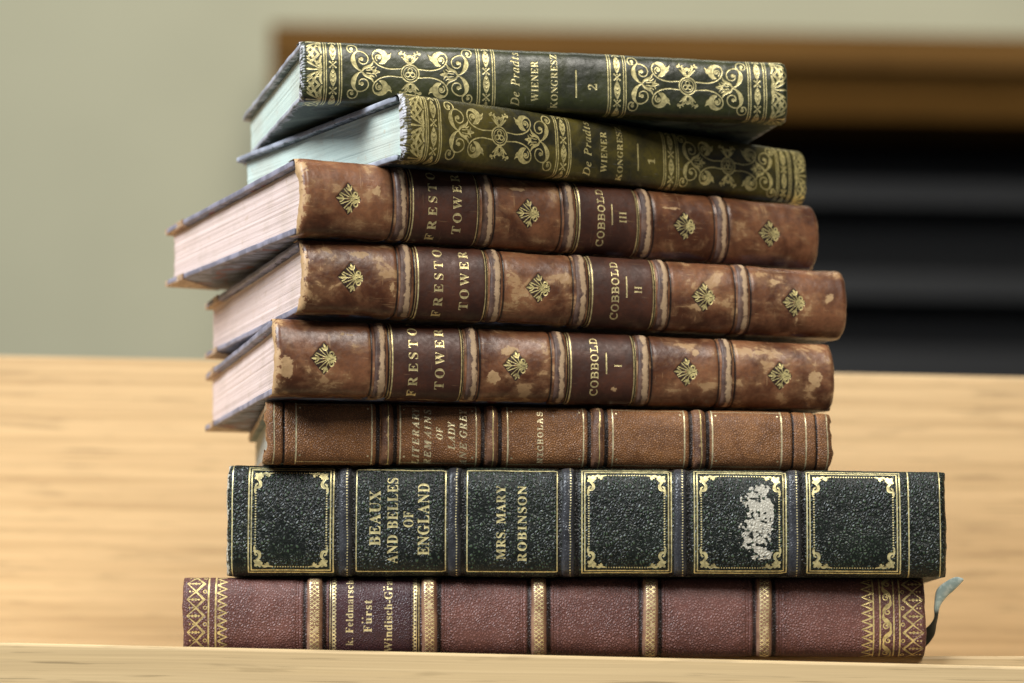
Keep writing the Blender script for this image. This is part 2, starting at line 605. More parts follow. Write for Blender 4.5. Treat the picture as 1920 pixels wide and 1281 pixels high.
class Book:
    def __init__(self, name, label, pose, size, bulge, n, rx, group=None):
        self.T, self.L, self.W, self.Tf = size[2], size[0], size[1], size[3]
        x, y, z, yaw, pit, rol, self.k = pose
        self.b, self.n, self.rx = bulge, n, rx
        self.YO = 0.42 * bulge
        self.root = bpy.data.objects.new(name, None)
        self.root.empty_display_size = 0.02
        COL.objects.link(self.root)
        self.root["label"], self.root["category"] = label, "book"
        if group:
            self.root["group"] = group
        R = Matrix.Rotation(yaw, 4, "Z") @ Matrix.Rotation(-pit, 4, "X") @ Matrix.Rotation(rol, 4, "Y")
        R.translation = Vector((x, y, z)) * MM
        self.root.matrix_world = R
        self.mw = R
        self._profile()
        self.c0 = (math.pi / 2 - 1) * rx                 # canvas x of spine x = 0
        self.Lc = self.L + 2 * self.c0
        self.cv = Canvas(self.Lc, -self.wrap, self.S + self.wrap)

    def _profile(self):
        m, b, e = self.T / 2, self.b, 2.0 / self.n
        th = np.linspace(0, math.pi, 1500)
        z = m - m * np.sign(np.cos(th)) * np.abs(np.cos(th)) ** e
        y = self.YO - b * np.abs(np.sin(th)) ** e
        self.wrap = 5.0
        # flat leather carried on to both boards
        k = np.linspace(self.wrap, 0, 60)[:-1]
        y = np.concatenate([self.YO + k, y, self.YO + k[::-1]])
        z = np.concatenate([0 * k, z, 0 * k + self.T])
        d = np.hypot(np.diff(y), np.diff(z))
        s = np.concatenate([[0], np.cumsum(d)]) - self.wrap
        self.ps, self.py, self.pz = s, y, z
        self.S = s[-1] - self.wrap

    def M(self, P):
        """wedge and taper of the closed book"""
        x, y, z = P[..., 0], P[..., 1], P[..., 2]
        t = np.clip(y / self.W, 0, 1)
        H = (self.T + (self.Tf - self.T) * t) / self.T
        m = self.T / 2
        zz = m + (z - m) * H
        zz = zz * (1 + self.k * (1 - 2 * x / self.L))
        return np.stack([x, y, zz], -1)

    def at(self, f):
        """canvas x of a fraction of the spine's length"""
        return self.c0 + f * self.L

    def sz(self, f):
        """s where the spine reaches the fraction f of the thickness, seen from the front"""
        i = (self.ps >= 0) & (self.ps <= self.S)
        return float(np.interp(f * self.T, self.pz[i], self.ps[i]))

    def surf(self, X, s, off):
        """X, off: arrays (nx, ns); s: (ns,)"""
        ds = 0.25
        y, z = np.interp(s, self.ps, self.py), np.interp(s, self.ps, self.pz)
        ty = np.interp(s + ds, self.ps, self.py) - np.interp(s - ds, self.ps, self.py)
        tz = np.interp(s + ds, self.ps, self.pz) - np.interp(s - ds, self.ps, self.pz)
        l = np.hypot(ty, tz) + 1e-9
        ny, nz = -tz / l, ty / l           # outward: -y on the front
        P = np.stack([X, y[None, :] + ny[None, :] * off, z[None, :] + nz[None, :] * off], -1)
        return self.M(P)

    def sheet(self, name, mat, ca=None, cb=None, base=0.0, parent=None, rim=0.35, noise=0.12, seed=1):
        """the spine (or a label panel ca..cb of it) as one dense sheet"""
        cv = self.cv
        i0 = 0 if ca is None else int(ca / cv.dx)
        i1 = cv.nx if cb is None else int(cb / cv.dx) + 1
        c = cv.x[i0:i1]
        rx, Lc = self.rx, self.Lc
        A = rx * math.pi / 2
        X = c - self.c0
        off = np.zeros_like(c)
        a = c < A
        X = np.where(a, rx * (1 - np.cos(c / rx)), X)
        off = np.where(a, -rx * (1 - np.sin(np.clip(c / rx, 0, math.pi / 2))), off)
        d = Lc - c
        a = d < A
        X = np.where(a, self.L - rx * (1 - np.cos(d / rx)), X)
        off = np.where(a, -rx * (1 - np.sin(np.clip(d / rx, 0, math.pi / 2))), off)
        fd = np.clip(np.minimum(cv.s + 0.3, self.S + 0.3 - cv.s) / 2.6, 0, 1)
        fd = (fd * fd * (3 - 2 * fd))[None, :]                # the cap is only moulded over the spine, not over the boards
        O = off[:, None] * (0.08 + 0.92 * fd) + base
        XX = np.repeat(X[:, None], cv.ns, 1)
        ch = {k: v[i0:i1] for k, v in cv.ch.items()}
        O = O + ch["off"] - 0.07 * ch["gold"] - 0.10 * ch["ink"]
        cc, ss = c[:, None], cv.s[None, :]
        O = O + (fbm(cc, ss, 22, seed * 11) - 0.5) * 5 * noise + (fbm(cc, ss, 3.0, seed * 13, 3) - 0.5) * noise
        XX = XX + (vnoise(cc * 0 + seed, ss, 2.2, seed + 5) - 0.5) * rim * np.exp(-np.minimum(cc, Lc - cc) / 2.0) \
            + (vnoise(cc * 0 + seed, ss, 9, seed + 8) - 0.5) * 1.6 * rim * np.exp(-np.minimum(cc, Lc - cc) / 3.0)
        at = {k: ch[k] for k in ("gold", "wear", "ink")}
        pc = np.stack([np.broadcast_to(cc, O.shape), np.broadcast_to(ss, O.shape), np.full(O.shape, seed * 37.0)], -1)
        P = self.surf(XX, cv.s, O)
        if ca is None:                     # turn the ends in towards the pages
            lead, tail = [], []
            for kk in (2.2, 1.1):
                lead.append(self.surf(XX[:1] + 0.25 + 0.05 * kk, cv.s, O[:1] - kk * fd))
            for kk in (1.1, 2.2):
                tail.append(self.surf(XX[-1:] - 0.25 - 0.05 * kk, cv.s, O[-1:] - kk * fd))
            P = np.concatenate(lead + [P] + tail, 0)
            rep = lambda v: np.concatenate([v[:1], v[:1], v, v[-1:], v[-1:]], 0)
            at = {k: rep(v) for k, v in at.items()}
            pc = rep(pc)
        else:                              # label: turn its two edges down on to the leather
            P = np.concatenate([self.surf(XX[:1], cv.s, O[:1] - base - 0.15), P, self.surf(XX[-1:], cv.s, O[-1:] - base - 0.15)], 0)
            rep = lambda v: np.concatenate([v[:1], v, v[-1:]], 0)
            at = {k: rep(v) for k, v in at.items()}
            pc = rep(pc)
        me = grid_mesh(name, P, at, pc)
        return link(name, me, mat, parent or self.root)

    def band(self, xc, wd, h, mat, paint=None, seed=0, p=3.0, parent=None):
        """a raised band: a ridge wrapped round the spine at canvas x = xc"""
        cv = Canvas(wd, -2.5, self.S + 2.5)
        if paint:
            paint(cv)
        u = cv.x / wd * 2 - 1
        ridge = (1 - np.abs(u) ** p) ** 0.5
        fade = np.interp(cv.s, [-2.5, 1.0, 5, self.S - 5, self.S - 1.0, self.S + 2.5], [0.0, 0.15, 1, 1, 0.15, 0.0])
        O = -0.45 + (h + 0.45) * ridge[:, None] * (0.12 + 0.88 * fade[None, :])
        O = O + (vnoise(cv.x[:, None] + seed * 9, cv.s[None, :], 3.0, seed + 3) - 0.5) * 0.22 * ridge[:, None]
        O = O + (fbm(cv.x[:, None], cv.s[None, :], 0.9, seed + 4, 2) - 0.5) * 0.05 - 0.05 * cv.ch["gold"]
        X = xc - self.c0 + (cv.x[:, None] - wd / 2) + 0 * O
        X = X + (vnoise(0 * O + seed, 0 * O + cv.s[None, :], 7, seed + 21) - 0.5) * 0.5
        P = self.surf(X, cv.s, O)
        pc = np.stack([X + 200 + seed * 31, np.broadcast_to(cv.s[None, :], O.shape), np.full(O.shape, seed * 7.3)], -1)
        me = grid_mesh("raised_band", P, {k: cv.ch[k] for k in ("gold", "wear", "ink")}, pc)
        return link("raised_band", me, mat, parent or self.root)

    def board(self, top, th, mat, corner=None, seed=0, lift=0.0, r=0.55):
        x0, x1, y0, y1 = 0.25, self.L - 0.25, self.YO + 1.6, self.W
        z0, z1 = (self.T - th, self.T - 0.25) if top else (0.25, th)
        V, F = cube_grid(breaks(x0, x1, 4, r), breaks(y0, y1, 4, r), breaks(z0, z1, 1.2, r))
        V = rounded(V, (x0, y0, z0), (x1, y1, z1), r)
        e = np.minimum(np.minimum(V[:, 0] - x0, x1 - V[:, 0]), y1 - V[:, 1])
        wear = np.clip(1 - e / 2.2, 0, 1)
        cx = np.minimum(V[:, 0] - x0, x1 - V[:, 0])
        cd = np.hypot(cx, y1 - V[:, 1])
        blunt = np.clip(1 - cd / 7, 0, 1) ** 2           # bumped corners
        V[:, 1] -= blunt * 0.9
        V[:, 0] += np.where(V[:, 0] < self.L / 2, 1, -1) * blunt * 0.7
        nz = (vnoise(V[:, 0], V[:, 1], 5, seed) - 0.5) * 0.5 * wear
        V[:, 0] += nz * (cx < 1.5)
        V[:, 1] += nz * (y1 - V[:, 1] < 1.5)
        V[:, 2] += (vnoise(V[:, 0], V[:, 1], 60, seed + 4) - 0.5) * 0.35 + lift * np.clip((V[:, 1] - 20) / (self.W - 20), 0, 1) ** 2
        V[:, 2] += (1 if top else -1) * (-0.12) * wear * vnoise(V[:, 0], V[:, 1], 3, seed + 9)
        o = link("board", poly_mesh("board", self.M(V), F, True, np.clip(wear + blunt, 0, 1)), mat, self.root)
        if corner:
            for sx in (0, 1):
                g = 22.0
                verts, n = [], 7
                a = 0.28
                X0 = x0 - a if sx == 0 else x1 + a
                sg = 1 if sx == 0 else -1
                # triangular leather tip wrapped round the board's corner
                for zz in (z0 - (0.05 if top else 0.22), z1 + (0.22 if top else 0.05)):
                    verts += [(X0 + sg * 0.8, y1 + a - 0.8, zz), (X0 + sg * g, y1 + a, zz), (X0, y1 + a - g, zz)]
                fs = [(0, 2, 1), (3, 4, 5), (0, 1, 4, 3), (1, 2, 5, 4), (2, 0, 3, 5)]
                if sx:
                    fs = [f[::-1] for f in fs]
                vv = np.array(verts, float)
                vv[:, 2] += lift * np.clip((vv[:, 1] - 20) / (self.W - 20), 0, 1) ** 2
                me = poly_mesh("leather_corner", self.M(vv), fs, False, [0.6] * 6)
                c = link("leather_corner", me, corner, o)
        return o

    def pages(self, th, mat, seed=0, sq=3.0, conc=2.0, wav=0.17):
        """leaves as one block with its strata, a hollow fore-edge and slightly uneven head"""
        xa, xb, ya, yb = sq, self.L - sq, self.YO + 1.2, self.W - sq
        za, zb = th - 0.1, self.T - th + 0.1
        nz = 90
        zs = np.linspace(za, zb, nz)
        per = []
        for y in np.linspace(ya, yb, 50):
            per.append((xa, y, 0))
        for x in np.linspace(xa, xb, 60)[1:]:
            per.append((x, yb, 1))
        for y in np.linspace(yb, ya, 50)[1:]:
            per.append((xb, y, 2))
        per = np.array(per)
        u = (zs - self.T / 2) / (self.T / 2)
        P = np.zeros((len(per), nz, 3))
        P[..., 0] = per[:, 0:1]
        P[..., 1] = per[:, 1:2]
        P[..., 2] = zs[None, :]
        rs = np.random.RandomState(seed)
        strata = (vnoise(zs, zs * 0, 0.9, seed) - 0.5) * 2 * wav + (vnoise(zs, zs * 0 + 3, 0.35, seed + 1) - 0.5) * wav
        side = per[:, 2]
        P[..., 0] += np.where(side[:, None] == 0, 1, 0) * (-strata)[None, :] + np.where(side[:, None] == 2, 1, 0) * strata[None, :]
        fore = np.clip((per[:, 1] - (yb - 3)) / 3, 0, 1)[:, None]
        P[..., 1] -= fore * conc * (1 - u[None, :] ** 2)
        P[..., 1] += (side[:, None] == 1) * strata[None, :] * 1.3
        # the leaves near the spine follow its rounding
        near = np.clip(1 - (per[:, 1] - ya) / 8, 0, 1)[:, None]
        P[..., 1] -= near * (self.b * 0.35) * (1 - u[None, :] ** 2)
        P = self.M(P)
        pc = P.copy()
        me = grid_mesh("page_block", P, {}, pc, flip=True)
        o = link("page_block", me, mat, self.root)
        return o

    def headband(self, mat, th, sq=3.0):
        """the sewn band at the head, behind the cap of the spine"""
        for x in (sq - 0.7, self.L - sq + 0.7):
            ss = np.linspace(self.sz(0.10), self.sz(0.90), 70)
            y, z = np.interp(ss, self.ps, self.py), np.interp(ss, self.ps, self.pz)
            V, F = [], []
            for i in range(len(ss)):
                for k in range(8):
                    a = k / 8 * 2 * math.pi
                    rr = 0.75 + 0.06 * (i % 2)
                    V.append((x + rr * math.cos(a), y[i] + 2.9 + rr * math.sin(a), z[i]))
            for i in range(len(ss) - 1):
                for k in range(8):
                    F.append((i * 8 + k, i * 8 + (k + 1) % 8, (i + 1) * 8 + (k + 1) % 8, (i + 1) * 8 + k))
            link("headband", poly_mesh("headband", self.M(np.array(V)), F, True), mat, self.root)


# ------------------------------------------------------------------ the bench and what stands behind it
oak_back = oak("oak_backrest", (0.65, 0.45, 0.232), (0.44, 0.285, 0.135), 1.0, 0.5)
oak_seat = oak("oak_seat", (0.63, 0.455, 0.235), (0.50, 0.345, 0.165), 0.7, 0.42, 0.55)


def slab(name, lo, hi, r, mat, parent=None, step=120, rot=None, pivot=(0, 0, 0)):
    V, F = cube_grid(breaks(lo[0], hi[0], step, r), breaks(lo[1], hi[1], step, r), breaks(lo[2], hi[2], step, r))
    V = rounded(V, lo, hi, r)
    if rot is not None:
        V = np.array([tuple(rot @ (Vector(v) - Vector(pivot)) + Vector(pivot)) for v in V])
    return link(name, poly_mesh(name, V, F, False), mat, parent)


bench = bpy.data.objects.new("wooden_bench", None)
COL.objects.link(bench)
bench["label"] = "pale oak bench whose seat carries the book stack, its backrest blurred behind"
bench["category"] = "bench"
# the seat dips a little to the left of the level front rail
slab("seat", (-700, 7.0, -28.0), (700, 262, -2.85), 1.0, oak_seat, bench, 200,
     Matrix.Rotation(-0.0161, 3, "Y"), (-108, 0, -3.1))
slab("front_rail", (-700, -34, -60), (700, -10, 0.0), 1.0, oak_seat, bench, 200, Matrix.Rotation(0.0068, 3, "Y"), (-150, 0, 0))
slab("backrest", (-700, 252, -60), (700, 276, 123.5), 1.2, oak_back, bench, 200,
     Matrix.Rotation(0.0, 3, "Z") @ Matrix.Rotation(0.0045, 3, "Y"), (0, 262, 0))

wall_m = plain("wall_paint", (0.44, 0.42, 0.29), 0.9, 1.5, 0.05)
wall = link("wall", poly_mesh("wall", [(-4000, 3000, -1500), (4000, 3000, -1500), (4000, 3000, 3500), (-4000, 3000, 3500),
                                       (-4000, 3100, -1500), (4000, 3100, -1500), (4000, 3100, 3500), (-4000, 3100, 3500)],
                              [(0, 1, 2, 3), (5, 4, 7, 6), (4, 0, 3, 7), (1, 5, 6, 2), (3, 2, 6, 7), (4, 5, 1, 0)]), wall_m)
wall["kind"] = "structure"
cup = bpy.data.objects.new("cupboard", None)
COL.objects.link(cup)
cup["label"] = "dark open cupboard with an orange brown wooden frame, out of focus on the wall"
cup["category"] = "cupboard"
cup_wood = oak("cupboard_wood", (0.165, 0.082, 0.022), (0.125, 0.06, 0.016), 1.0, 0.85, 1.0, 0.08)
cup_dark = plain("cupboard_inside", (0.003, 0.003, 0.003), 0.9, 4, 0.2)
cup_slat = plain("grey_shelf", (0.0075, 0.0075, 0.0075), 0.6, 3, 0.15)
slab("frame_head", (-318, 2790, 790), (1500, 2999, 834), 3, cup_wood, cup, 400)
slab("frame_head", (-318, 2815, 726), (1500, 2999, 789), 3, oak("cupboard_wood_shaded", (0.085, 0.040, 0.009), (0.06, 0.028, 0.006), 1.0, 0.85, 1.0, 0.03), cup, 400)  # lower head board: shade beneath the upper moulding is put into its colour
slab("frame_stile", (-318, 2800, -700), (-215, 2999, 789), 3, cup_wood, cup, 400)
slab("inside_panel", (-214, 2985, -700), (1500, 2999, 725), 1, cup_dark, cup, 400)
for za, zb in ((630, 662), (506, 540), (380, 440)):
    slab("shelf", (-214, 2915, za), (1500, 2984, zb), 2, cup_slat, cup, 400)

# ------------------------------------------------------------------ tooling designs
def volute_panel(cv, xc, sc, k, kx=None):
    """scrolling acanthus round a trefoil medallion; k mm per drawing unit"""
    kx = kx or k
    cv.ox, cv.os = xc, sc

    def p(x, y, r):
        return (x * kx, y * k, r * k)
    cv.fx = cv.fs = 1
    cv.ring(0, 0, 97 * k, 7.5 * k)
    cv.ring(0, 0, 72 * k, 4.5 * k)
    for a in (90, 210, 330):
        cv.ring(32 * k * math.cos(math.radians(a)), 32 * k * math.sin(math.radians(a)), 24 * k, 5.5 * k, 14)
    for cv.fx in (1, -1):
        for cv.fs in (1, -1):
            # long arc to the leafy volute
            cv.curve([p(92, 48, 7), p(150, 44, 6), p(235, 40, 6.5), p(330, 62, 7), p(398, 108, 7), p(428, 175, 7),
                      p(408, 228, 8), p(355, 250, 12)])
            cv.curve([p(395, 235, 6), p(350, 242, 20), p(300, 215, 31), p(283, 165, 34), p(305, 118, 26), p(345, 98, 10)])
            cv.curve([p(292, 190, 22), p(255, 186, 18), p(225, 200, 9), p(212, 222, 3)])
            cv.curve([p(282, 150, 18), p(244, 158, 12), p(222, 180, 5)])
            cv.spiral(355 * kx, 165 * k, 42 * k, 16 * k, -60, 0.8, 7 * k, 9 * k)
            cv.disc(357 * kx, 163 * k, 17 * k)
            # tulip between the volutes
            cv.curve([p(545, 6, 8), p(520, 38, 13), p(478, 55, 17), p(440, 80, 12), p(420, 118, 3)])
            cv.curve([p(470, 50, 10), p(440, 42, 9), p(410, 60, 4)])
            cv.curve([p(500, 16, 5), p(470, 17, 6), p(440, 22, 5), p(400, 14, 9), p(345, 2, 4)])
            cv.curve([p(415, 4, 14), p(392, 34, 6), p(385, 52, 3)])
            # outer s-scroll
            cv.curve([p(550, 2, 6), p(590, 22, 10), p(628, 66, 21), p(648, 120, 27), p(645, 172, 17), p(612, 215, 8),
                      p(560, 222, 6.5), p(505, 196, 6.5), p(478, 150, 6.5), p(494, 98, 6.5), p(540, 82, 6.5),
                      p(578, 104, 7), p(580, 140, 9)])
            cv.disc(552 * kx, 138 * k, 21 * k)
            cv.curve([p(620, 208, 8), p(600, 240, 6.5), p(614, 284, 6.5), p(655, 305, 6.5), p(700, 288, 7), p(712, 245, 7),
                      p(688, 212, 7), p(655, 218, 9)])
            cv.disc(664 * kx, 248 * k, 20 * k)
            # crown over the medallion
            cv.curve([p(0, 108, 14), p(36, 128, 11), p(70, 160, 9), p(96, 182, 4)])
            cv.curve([p(20, 138, 8), p(52, 172, 9), p(62, 215, 9), p(52, 236, 4)])
            cv.curve([p(18, 160, 6), p(40, 200, 6), p(78, 214, 8), p(112, 226, 9)])
            cv.disc(112 * kx, 218 * k, 17 * k)
            cv.disc(92 * kx, 242 * k, 10 * k)
            cv.curve([p(0, 196, 15), p(26, 192, 6), p(40, 172, 4)])
            cv.disc(0, 188 * k, 17 * k)
    cv.fx = cv.fs = 1
    cv.ox = cv.os = 0


def lattice_band(cv, xa, xb, S):
    """double fillets with leaves and crosses between them"""
    wd = xb - xa
    for f in (0.0, 0.13, 0.87, 1.0):
        cv.rect(xa + f * wd - 0.19, xa + f * wd + 0.19, -3, S + 3)
    xc = (xa + xb) / 2
    s = 1.4
    P = 9.0
    while s < S + 2:
        cv.curve([(xc, s - 3.0, 0.15), (xc, s - 1.8, 0.75), (xc, s, 1.15), (xc, s + 1.8, 0.75), (xc, s + 3.0, 0.15)])
        for q in (-1.5, 0, 1.5):
            cv.seg((xc, s + q - 0.3), (xc + 0.55, s + q + 0.35), 0.10, ch="gold", erase=True)
            cv.seg((xc, s + q - 0.3), (xc - 0.55, s + q + 0.35), 0.10, ch="gold", erase=True)
        m = s + P / 2
        for a in (-1, 1):
            cv.curve([(xc - 1.05, m - 1.0 * a, 0.3), (xc, m, 0.16), (xc + 1.05, m + 1.0 * a, 0.3)])
        cv.disc(xc, m - 0.95, 0.25)
        cv.disc(xc, m + 0.95, 0.25)
        s += P


def fan_end(cv, x_out, x_in, S):
    """leaf fans and little flowers closing the spine; x_out is the tip end"""
    d = 1 if x_in > x_out else -1
    wd = abs(x_in - x_out)
    P = 10.6
    s = S / 2 - 2 * P
    X = lambda f: x_out + d * f * wd
    while s < S + P:
        for a, ln, r in ((0, 0.98, 0.34), (24, 0.95, 0.40), (-24, 0.95, 0.40), (47, 0.85, 0.42), (-47, 0.85, 0.42)):
            t = math.radians(a)
            q = wd * ln
            dx, dy = -d * math.cos(t), math.sin(t)
            cv.curve([(X(1.0), s, 0.14), (X(1.0) + dx * q * 0.4, s + dy * q * 0.45, 0.22), (X(1.0) + dx * q * 0.75, s + dy * q * 0.9, r),
                      (X(1.0) + dx * q, s + dy * q * 1.2, 0.12)])
        for a in (1, -1):
            cv.spiral(X(0.80), s + a * 1.9, 0.9, 0.3, 90, 1.2, 0.15, 0.18)
            cv.curve([(X(0.98), s + a * 0.8, 0.3), (X(0.9), s + a * 3.0, 0.45), (X(0.98), s + a * 4.8, 0.3)])
        m = s + P / 2
        for xx in (0.42,):
            c = (X(xx), m)
            for a in range(4):
                t = math.radians(45 + 90 * a)
                cv.curve([(c[0], c[1], 0.1), (c[0] + 0.7 * math.cos(t), c[1] + 0.7 * math.sin(t), 0.42),
                          (c[0] + 1.3 * math.cos(t), c[1] + 1.3 * math.sin(t), 0.12)])
            q = 2.35
            cv.line([(c[0] - q, c[1]), (c[0], c[1] + q), (c[0] + q, c[1]), (c[0], c[1] - q), (c[0] - q, c[1])], 0.16)
            cv.line([(c[0] - q - .6, c[1]), (c[0], c[1] + q + .6), (c[0] + q + .6, c[1]), (c[0], c[1] - q - .6), (c[0] - q - .6, c[1])], 0.13)
        s += P


def fleuron(cv, x, s, k=1.0):
    """small diamond-shaped flower tool: three fleur tips to the left, above and below, two curls on the right"""
    cv.line([(x - 4.2 * k, s), (x, s + 4.8 * k), (x + 3.9 * k, s), (x, s - 4.8 * k), (x - 4.2 * k, s)], 0.55 * k, ch="ink", val=0.7, soft=0.5)
    for r in (1.0, 2.0, 3.0):
        cv.ring(x - 0.2, s, r * k, 0.6 * k, ch="ink", val=0.75, soft=0.5)
    cv.ox, cv.os = x, s
    b = (1.7, 0.0)

    def tip(u, v, barb=0.95):
        dx, dy = u - b[0], v - b[1]
        l = math.hypot(dx, dy)
        ex, ey = dx / l, dy / l
        g = lambda t, o: (b[0] + dx * t - ey * o, b[1] + dy * t + ex * o)
        cv.curve([(*[q * k for q in g(0, 0)], 0.14 * k), (*[q * k for q in g(0.5, 0)], 0.15 * k), (*[q * k for q in g(0.80, 0)], 0.40 * k),
                  (*[q * k for q in g(1.02, 0)], 0.07 * k)])
        for o in (1, -1):
            cv.curve([(*[q * k for q in g(0.56, 0)], 0.16 * k), (*[q * k for q in g(0.68, o * barb * 0.8)], 0.24 * k),
                      (*[q * k for q in g(0.80, o * barb * 1.15)], 0.20 * k), (*[q * k for q in g(0.78, o * barb * 1.5)], 0.08 * k)])
    tip(-4.3, 0)
    for f in (1, -1):
        cv.fs = f
        tip(-0.2, 4.7, 0.8)
        for u, v in ((-2.7, 1.75), (-1.55, 3.05)):
            cv.curve([(b[0] * k, 0.1 * k, 0.13 * k), ((u * 0.5 + 0.6) * k, v * 0.55 * k, 0.15 * k), (u * k, v * k, 0.20 * k)])
        cv.spiral(2.35 * k, 1.65 * k, 1.0 * k, 0.42 * k, 200, 1.2, 0.20 * k, 0.26 * k)
        cv.curve([(1.6 * k, 0.2 * k, 0.15 * k), (2.6 * k, 0.35 * k, 0.2 * k), (3.4 * k, 0.6 * k, 0.32 * k), (3.9 * k, 0.9 * k, 0.1 * k)])
    cv.fs = 1
    cv.ox = cv.os = 0
    cv.disc(x + 3.6 * k, s, 0.42 * k)


# ------------------------------------------------------------------ books, from the top of the stack down
MINT = pages("mint_paper", (0.57, 0.655, 0.58), (0.46, 0.55, 0.49), 3)
BLUSH = pages("blush_paper", (0.70, 0.555, 0.50), (0.58, 0.44, 0.39), 11)
GREYP = pages("grey_paper", (0.45, 0.44, 0.38), (0.3, 0.3, 0.26), 17)
POSE = [
    [-71.62, -32.21, 180.65, 0.2662, 0.0474, -0.0252, -0.0074],
    [-36.94, -44.69, 159.41, 0.607, 0.0509, -0.0177, 0.0666],
    [-70.42, -43.61, 134.29, 0.4501, 0.0379, -0.0166, 0.0539],
    [-69.72, -36.02, 109.46, 0.3423, 0.0372, -0.0098, 0.011],
    [-78.32, -29.61, 82.64, 0.2744, 0.0328, -0.0157, 0.0515],
    [-81.87, -11.48, 61.30, 0.1388, 0.0085, -0.0144, 0.026],
    [-94.40, -4.0, 23.95, -0.0200, 0.0150, -0.0138, 0.0240],
    [-108.40, -2.46, -3.08, 0.0193, 0.0071, -0.0161, -0.0023]]
SZ = [[172.15, 110.89, 20.91, 18.85], [197.38, 132.33, 24.59, 20.2], [194.08, 117.82, 20.42, 17.24],
      [240.90, 156.65, 36.20, 34.2], [249.37, 155.02, 26.32, 23.21]]

rim_pale = (0.62, 0.60, 0.62)


def green_book(i, vol, label, lm, bm, seed):
    B = Book("gilt_green_book", label, POSE[i], SZ[0], 4.6 if i == 0 else 5.2, 3.0, 2.4, "pair of gilt green volumes on top of the stack")
    cv, S = B.cv, B.S
    fan_end(cv, B.at(0.004), B.at(0.040), S)
    fan_end(cv, B.at(0.997), B.at(0.962), S)
    lattice_band(cv, B.at(0.0445), B.at(0.079), S)
    lattice_band(cv, B.at(0.350), B.at(0.3855), S)
    lattice_band(cv, B.at(0.618), B.at(0.655), S)
    lattice_band(cv, B.at(0.913), B.at(0.951), S)
    volute_panel(cv, B.at(0.2150), S / 2, 0.0312, 0.0300)
    volute_panel(cv, B.at(0.784), S / 2, 0.0312, 0.0300)
    z = B.sz
    cv.text("De Pradts", B.at(0.427), z(0.05) , z(0.94), 2.9, "ital", 0.9)
    cv.text("WIENER", B.at(0.467), z(0.13), z(0.80), 2.5, "bold", 0.2)
    cv.text("KONGRESZ", B.at(0.507), z(0.04), z(0.93), 2.3, "bold", 0.2)
    cv.rect(B.at(0.5505), B.at(0.5535), z(0.22), z(0.68))
    if vol == "2":
        cv.text("2", B.at(0.586), z(0.36), z(0.55), 3.0, "bital", 0.3)
    else:
        cv.text("1", B.at(0.586), z(0.36), z(0.52), 3.0, "bold", 0.3)
    # rubbed joints and a frayed cap with gilt ticks
    w = cv.ch["wear"]
    dend = np.minimum(cv.x, cv.L - cv.x)[:, None]
    w += np.where(cv.x[:, None] < 30, np.clip(1.45 - dend / 3.0, 0, 1), np.clip(0.9 - dend / 1.6, 0, 1)) + 0 * w
    w += 0.55 * np.exp(-((cv.s - (S - 0.9)) / 0.9) ** 2)[None, :] + 0.45 * np.exp(-((cv.s - 0.4) / 0.8) ** 2)[None, :]
    np.clip(w, 0, 1, out=w)
    cv.ch["gold"] *= (np.clip((cv.x - 2.9) / 0.5, 0, 1) * np.clip((cv.L - cv.x - 1.0) / 0.5, 0, 1))[:, None]
    w *= np.clip(1 - np.maximum(-cv.s, cv.s - S) / 1.5, 0, 1)[None, :]
    s = 0.6
    rr = random.Random(seed)
    while s < S:
        tl = rr.uniform(-0.5, 0.5)
        cv.seg((0.4, s), (3.4, s + tl), 0.17, ch="ink", val=0.8)
        s += rr.uniform(0.8, 1.35)
    B.sheet("spine", lm, seed=seed, noise=0.16)
    B.pages(2.2, MINT, seed, 3.2, 1.5)
    B.board(True, 2.1, bm, None, seed)
    B.board(False, 2.1, bm, None, seed + 1, lift=0.0)
    B.headband(plain("pale_headband", (0.5, 0.52, 0.5), 0.8, 900, 0.4), 2.2)
    return B


gl1 = leather("dark_green_leather", (0.016, 0.019, 0.006), (0.044, 0.048, 0.014), rim_pale, 0.0, mott=0.05, wbias=0.93,
              wk=0.5, rough=0.34, coat=0.25, gerode=0.30, scratch=0.10, gold=(0.74, 0.64, 0.30))
gl2 = leather("olive_green_leather", (0.022, 0.020, 0.006), (0.105, 0.082, 0.012), rim_pale, 0.0, mott=0.06, wbias=0.93,
              wk=0.5, rough=0.40, coat=0.15, gerode=0.30, scratch=0.12, gold=(0.86, 0.72, 0.30), shift=40)
gb = marbled("dark_green_boards", (0.028, 0.045, 0.036), (0.05, 0.07, 0.055), (0.016, 0.02, 0.02), (0.10, 0.12, 0.10), (0.42, 0.42, 0.46), 5, 0.72)
gb2 = marbled("slate_green_boards", (0.03, 0.045, 0.05), (0.06, 0.075, 0.08), (0.02, 0.022, 0.03), (0.12, 0.13, 0.13), (0.40, 0.42, 0.48), 15, 0.72)
green_book(0, "2", "gilt dark green book numbered 2, topmost of the stack", gl1, gb, 3)
green_book(1, "1", "gilt olive green book numbered 1, askew on the brown volumes", gl2, gb2, 4)

TAN = (0.54, 0.335, 0.16)
BR_D, BR_M = (0.090, 0.029, 0.011), (0.255, 0.105, 0.046)
FX = [0.179, 0.338, 0.494, 0.645, 0.797]
lab_m = leather("dark_brown_label", (0.050, 0.018, 0.010), (0.095, 0.034, 0.018), TAN, 0.0, mott=0.07, wbias=0.80, wk=0.4,
                rough=0.42, scratch=0.15, gerode=0.36, gold=(0.88, 0.72, 0.34))
lab_m2 = lab_m
band_m = leather("rubbed_brown_band", (0.075, 0.040, 0.030), (0.17, 0.095, 0.062), (0.56, 0.38, 0.22), 0.0, mott=0.2, wbias=0.74,
                 wk=0.5, rough=0.45, gold=GOLD, wsoft=0.18)
corner_m = leather("tan_corner_leather", (0.20, 0.10, 0.05), (0.34, 0.19, 0.10), (0.58, 0.42, 0.28), 0.0, mott=0.1, wbias=0.7, wk=0.4)
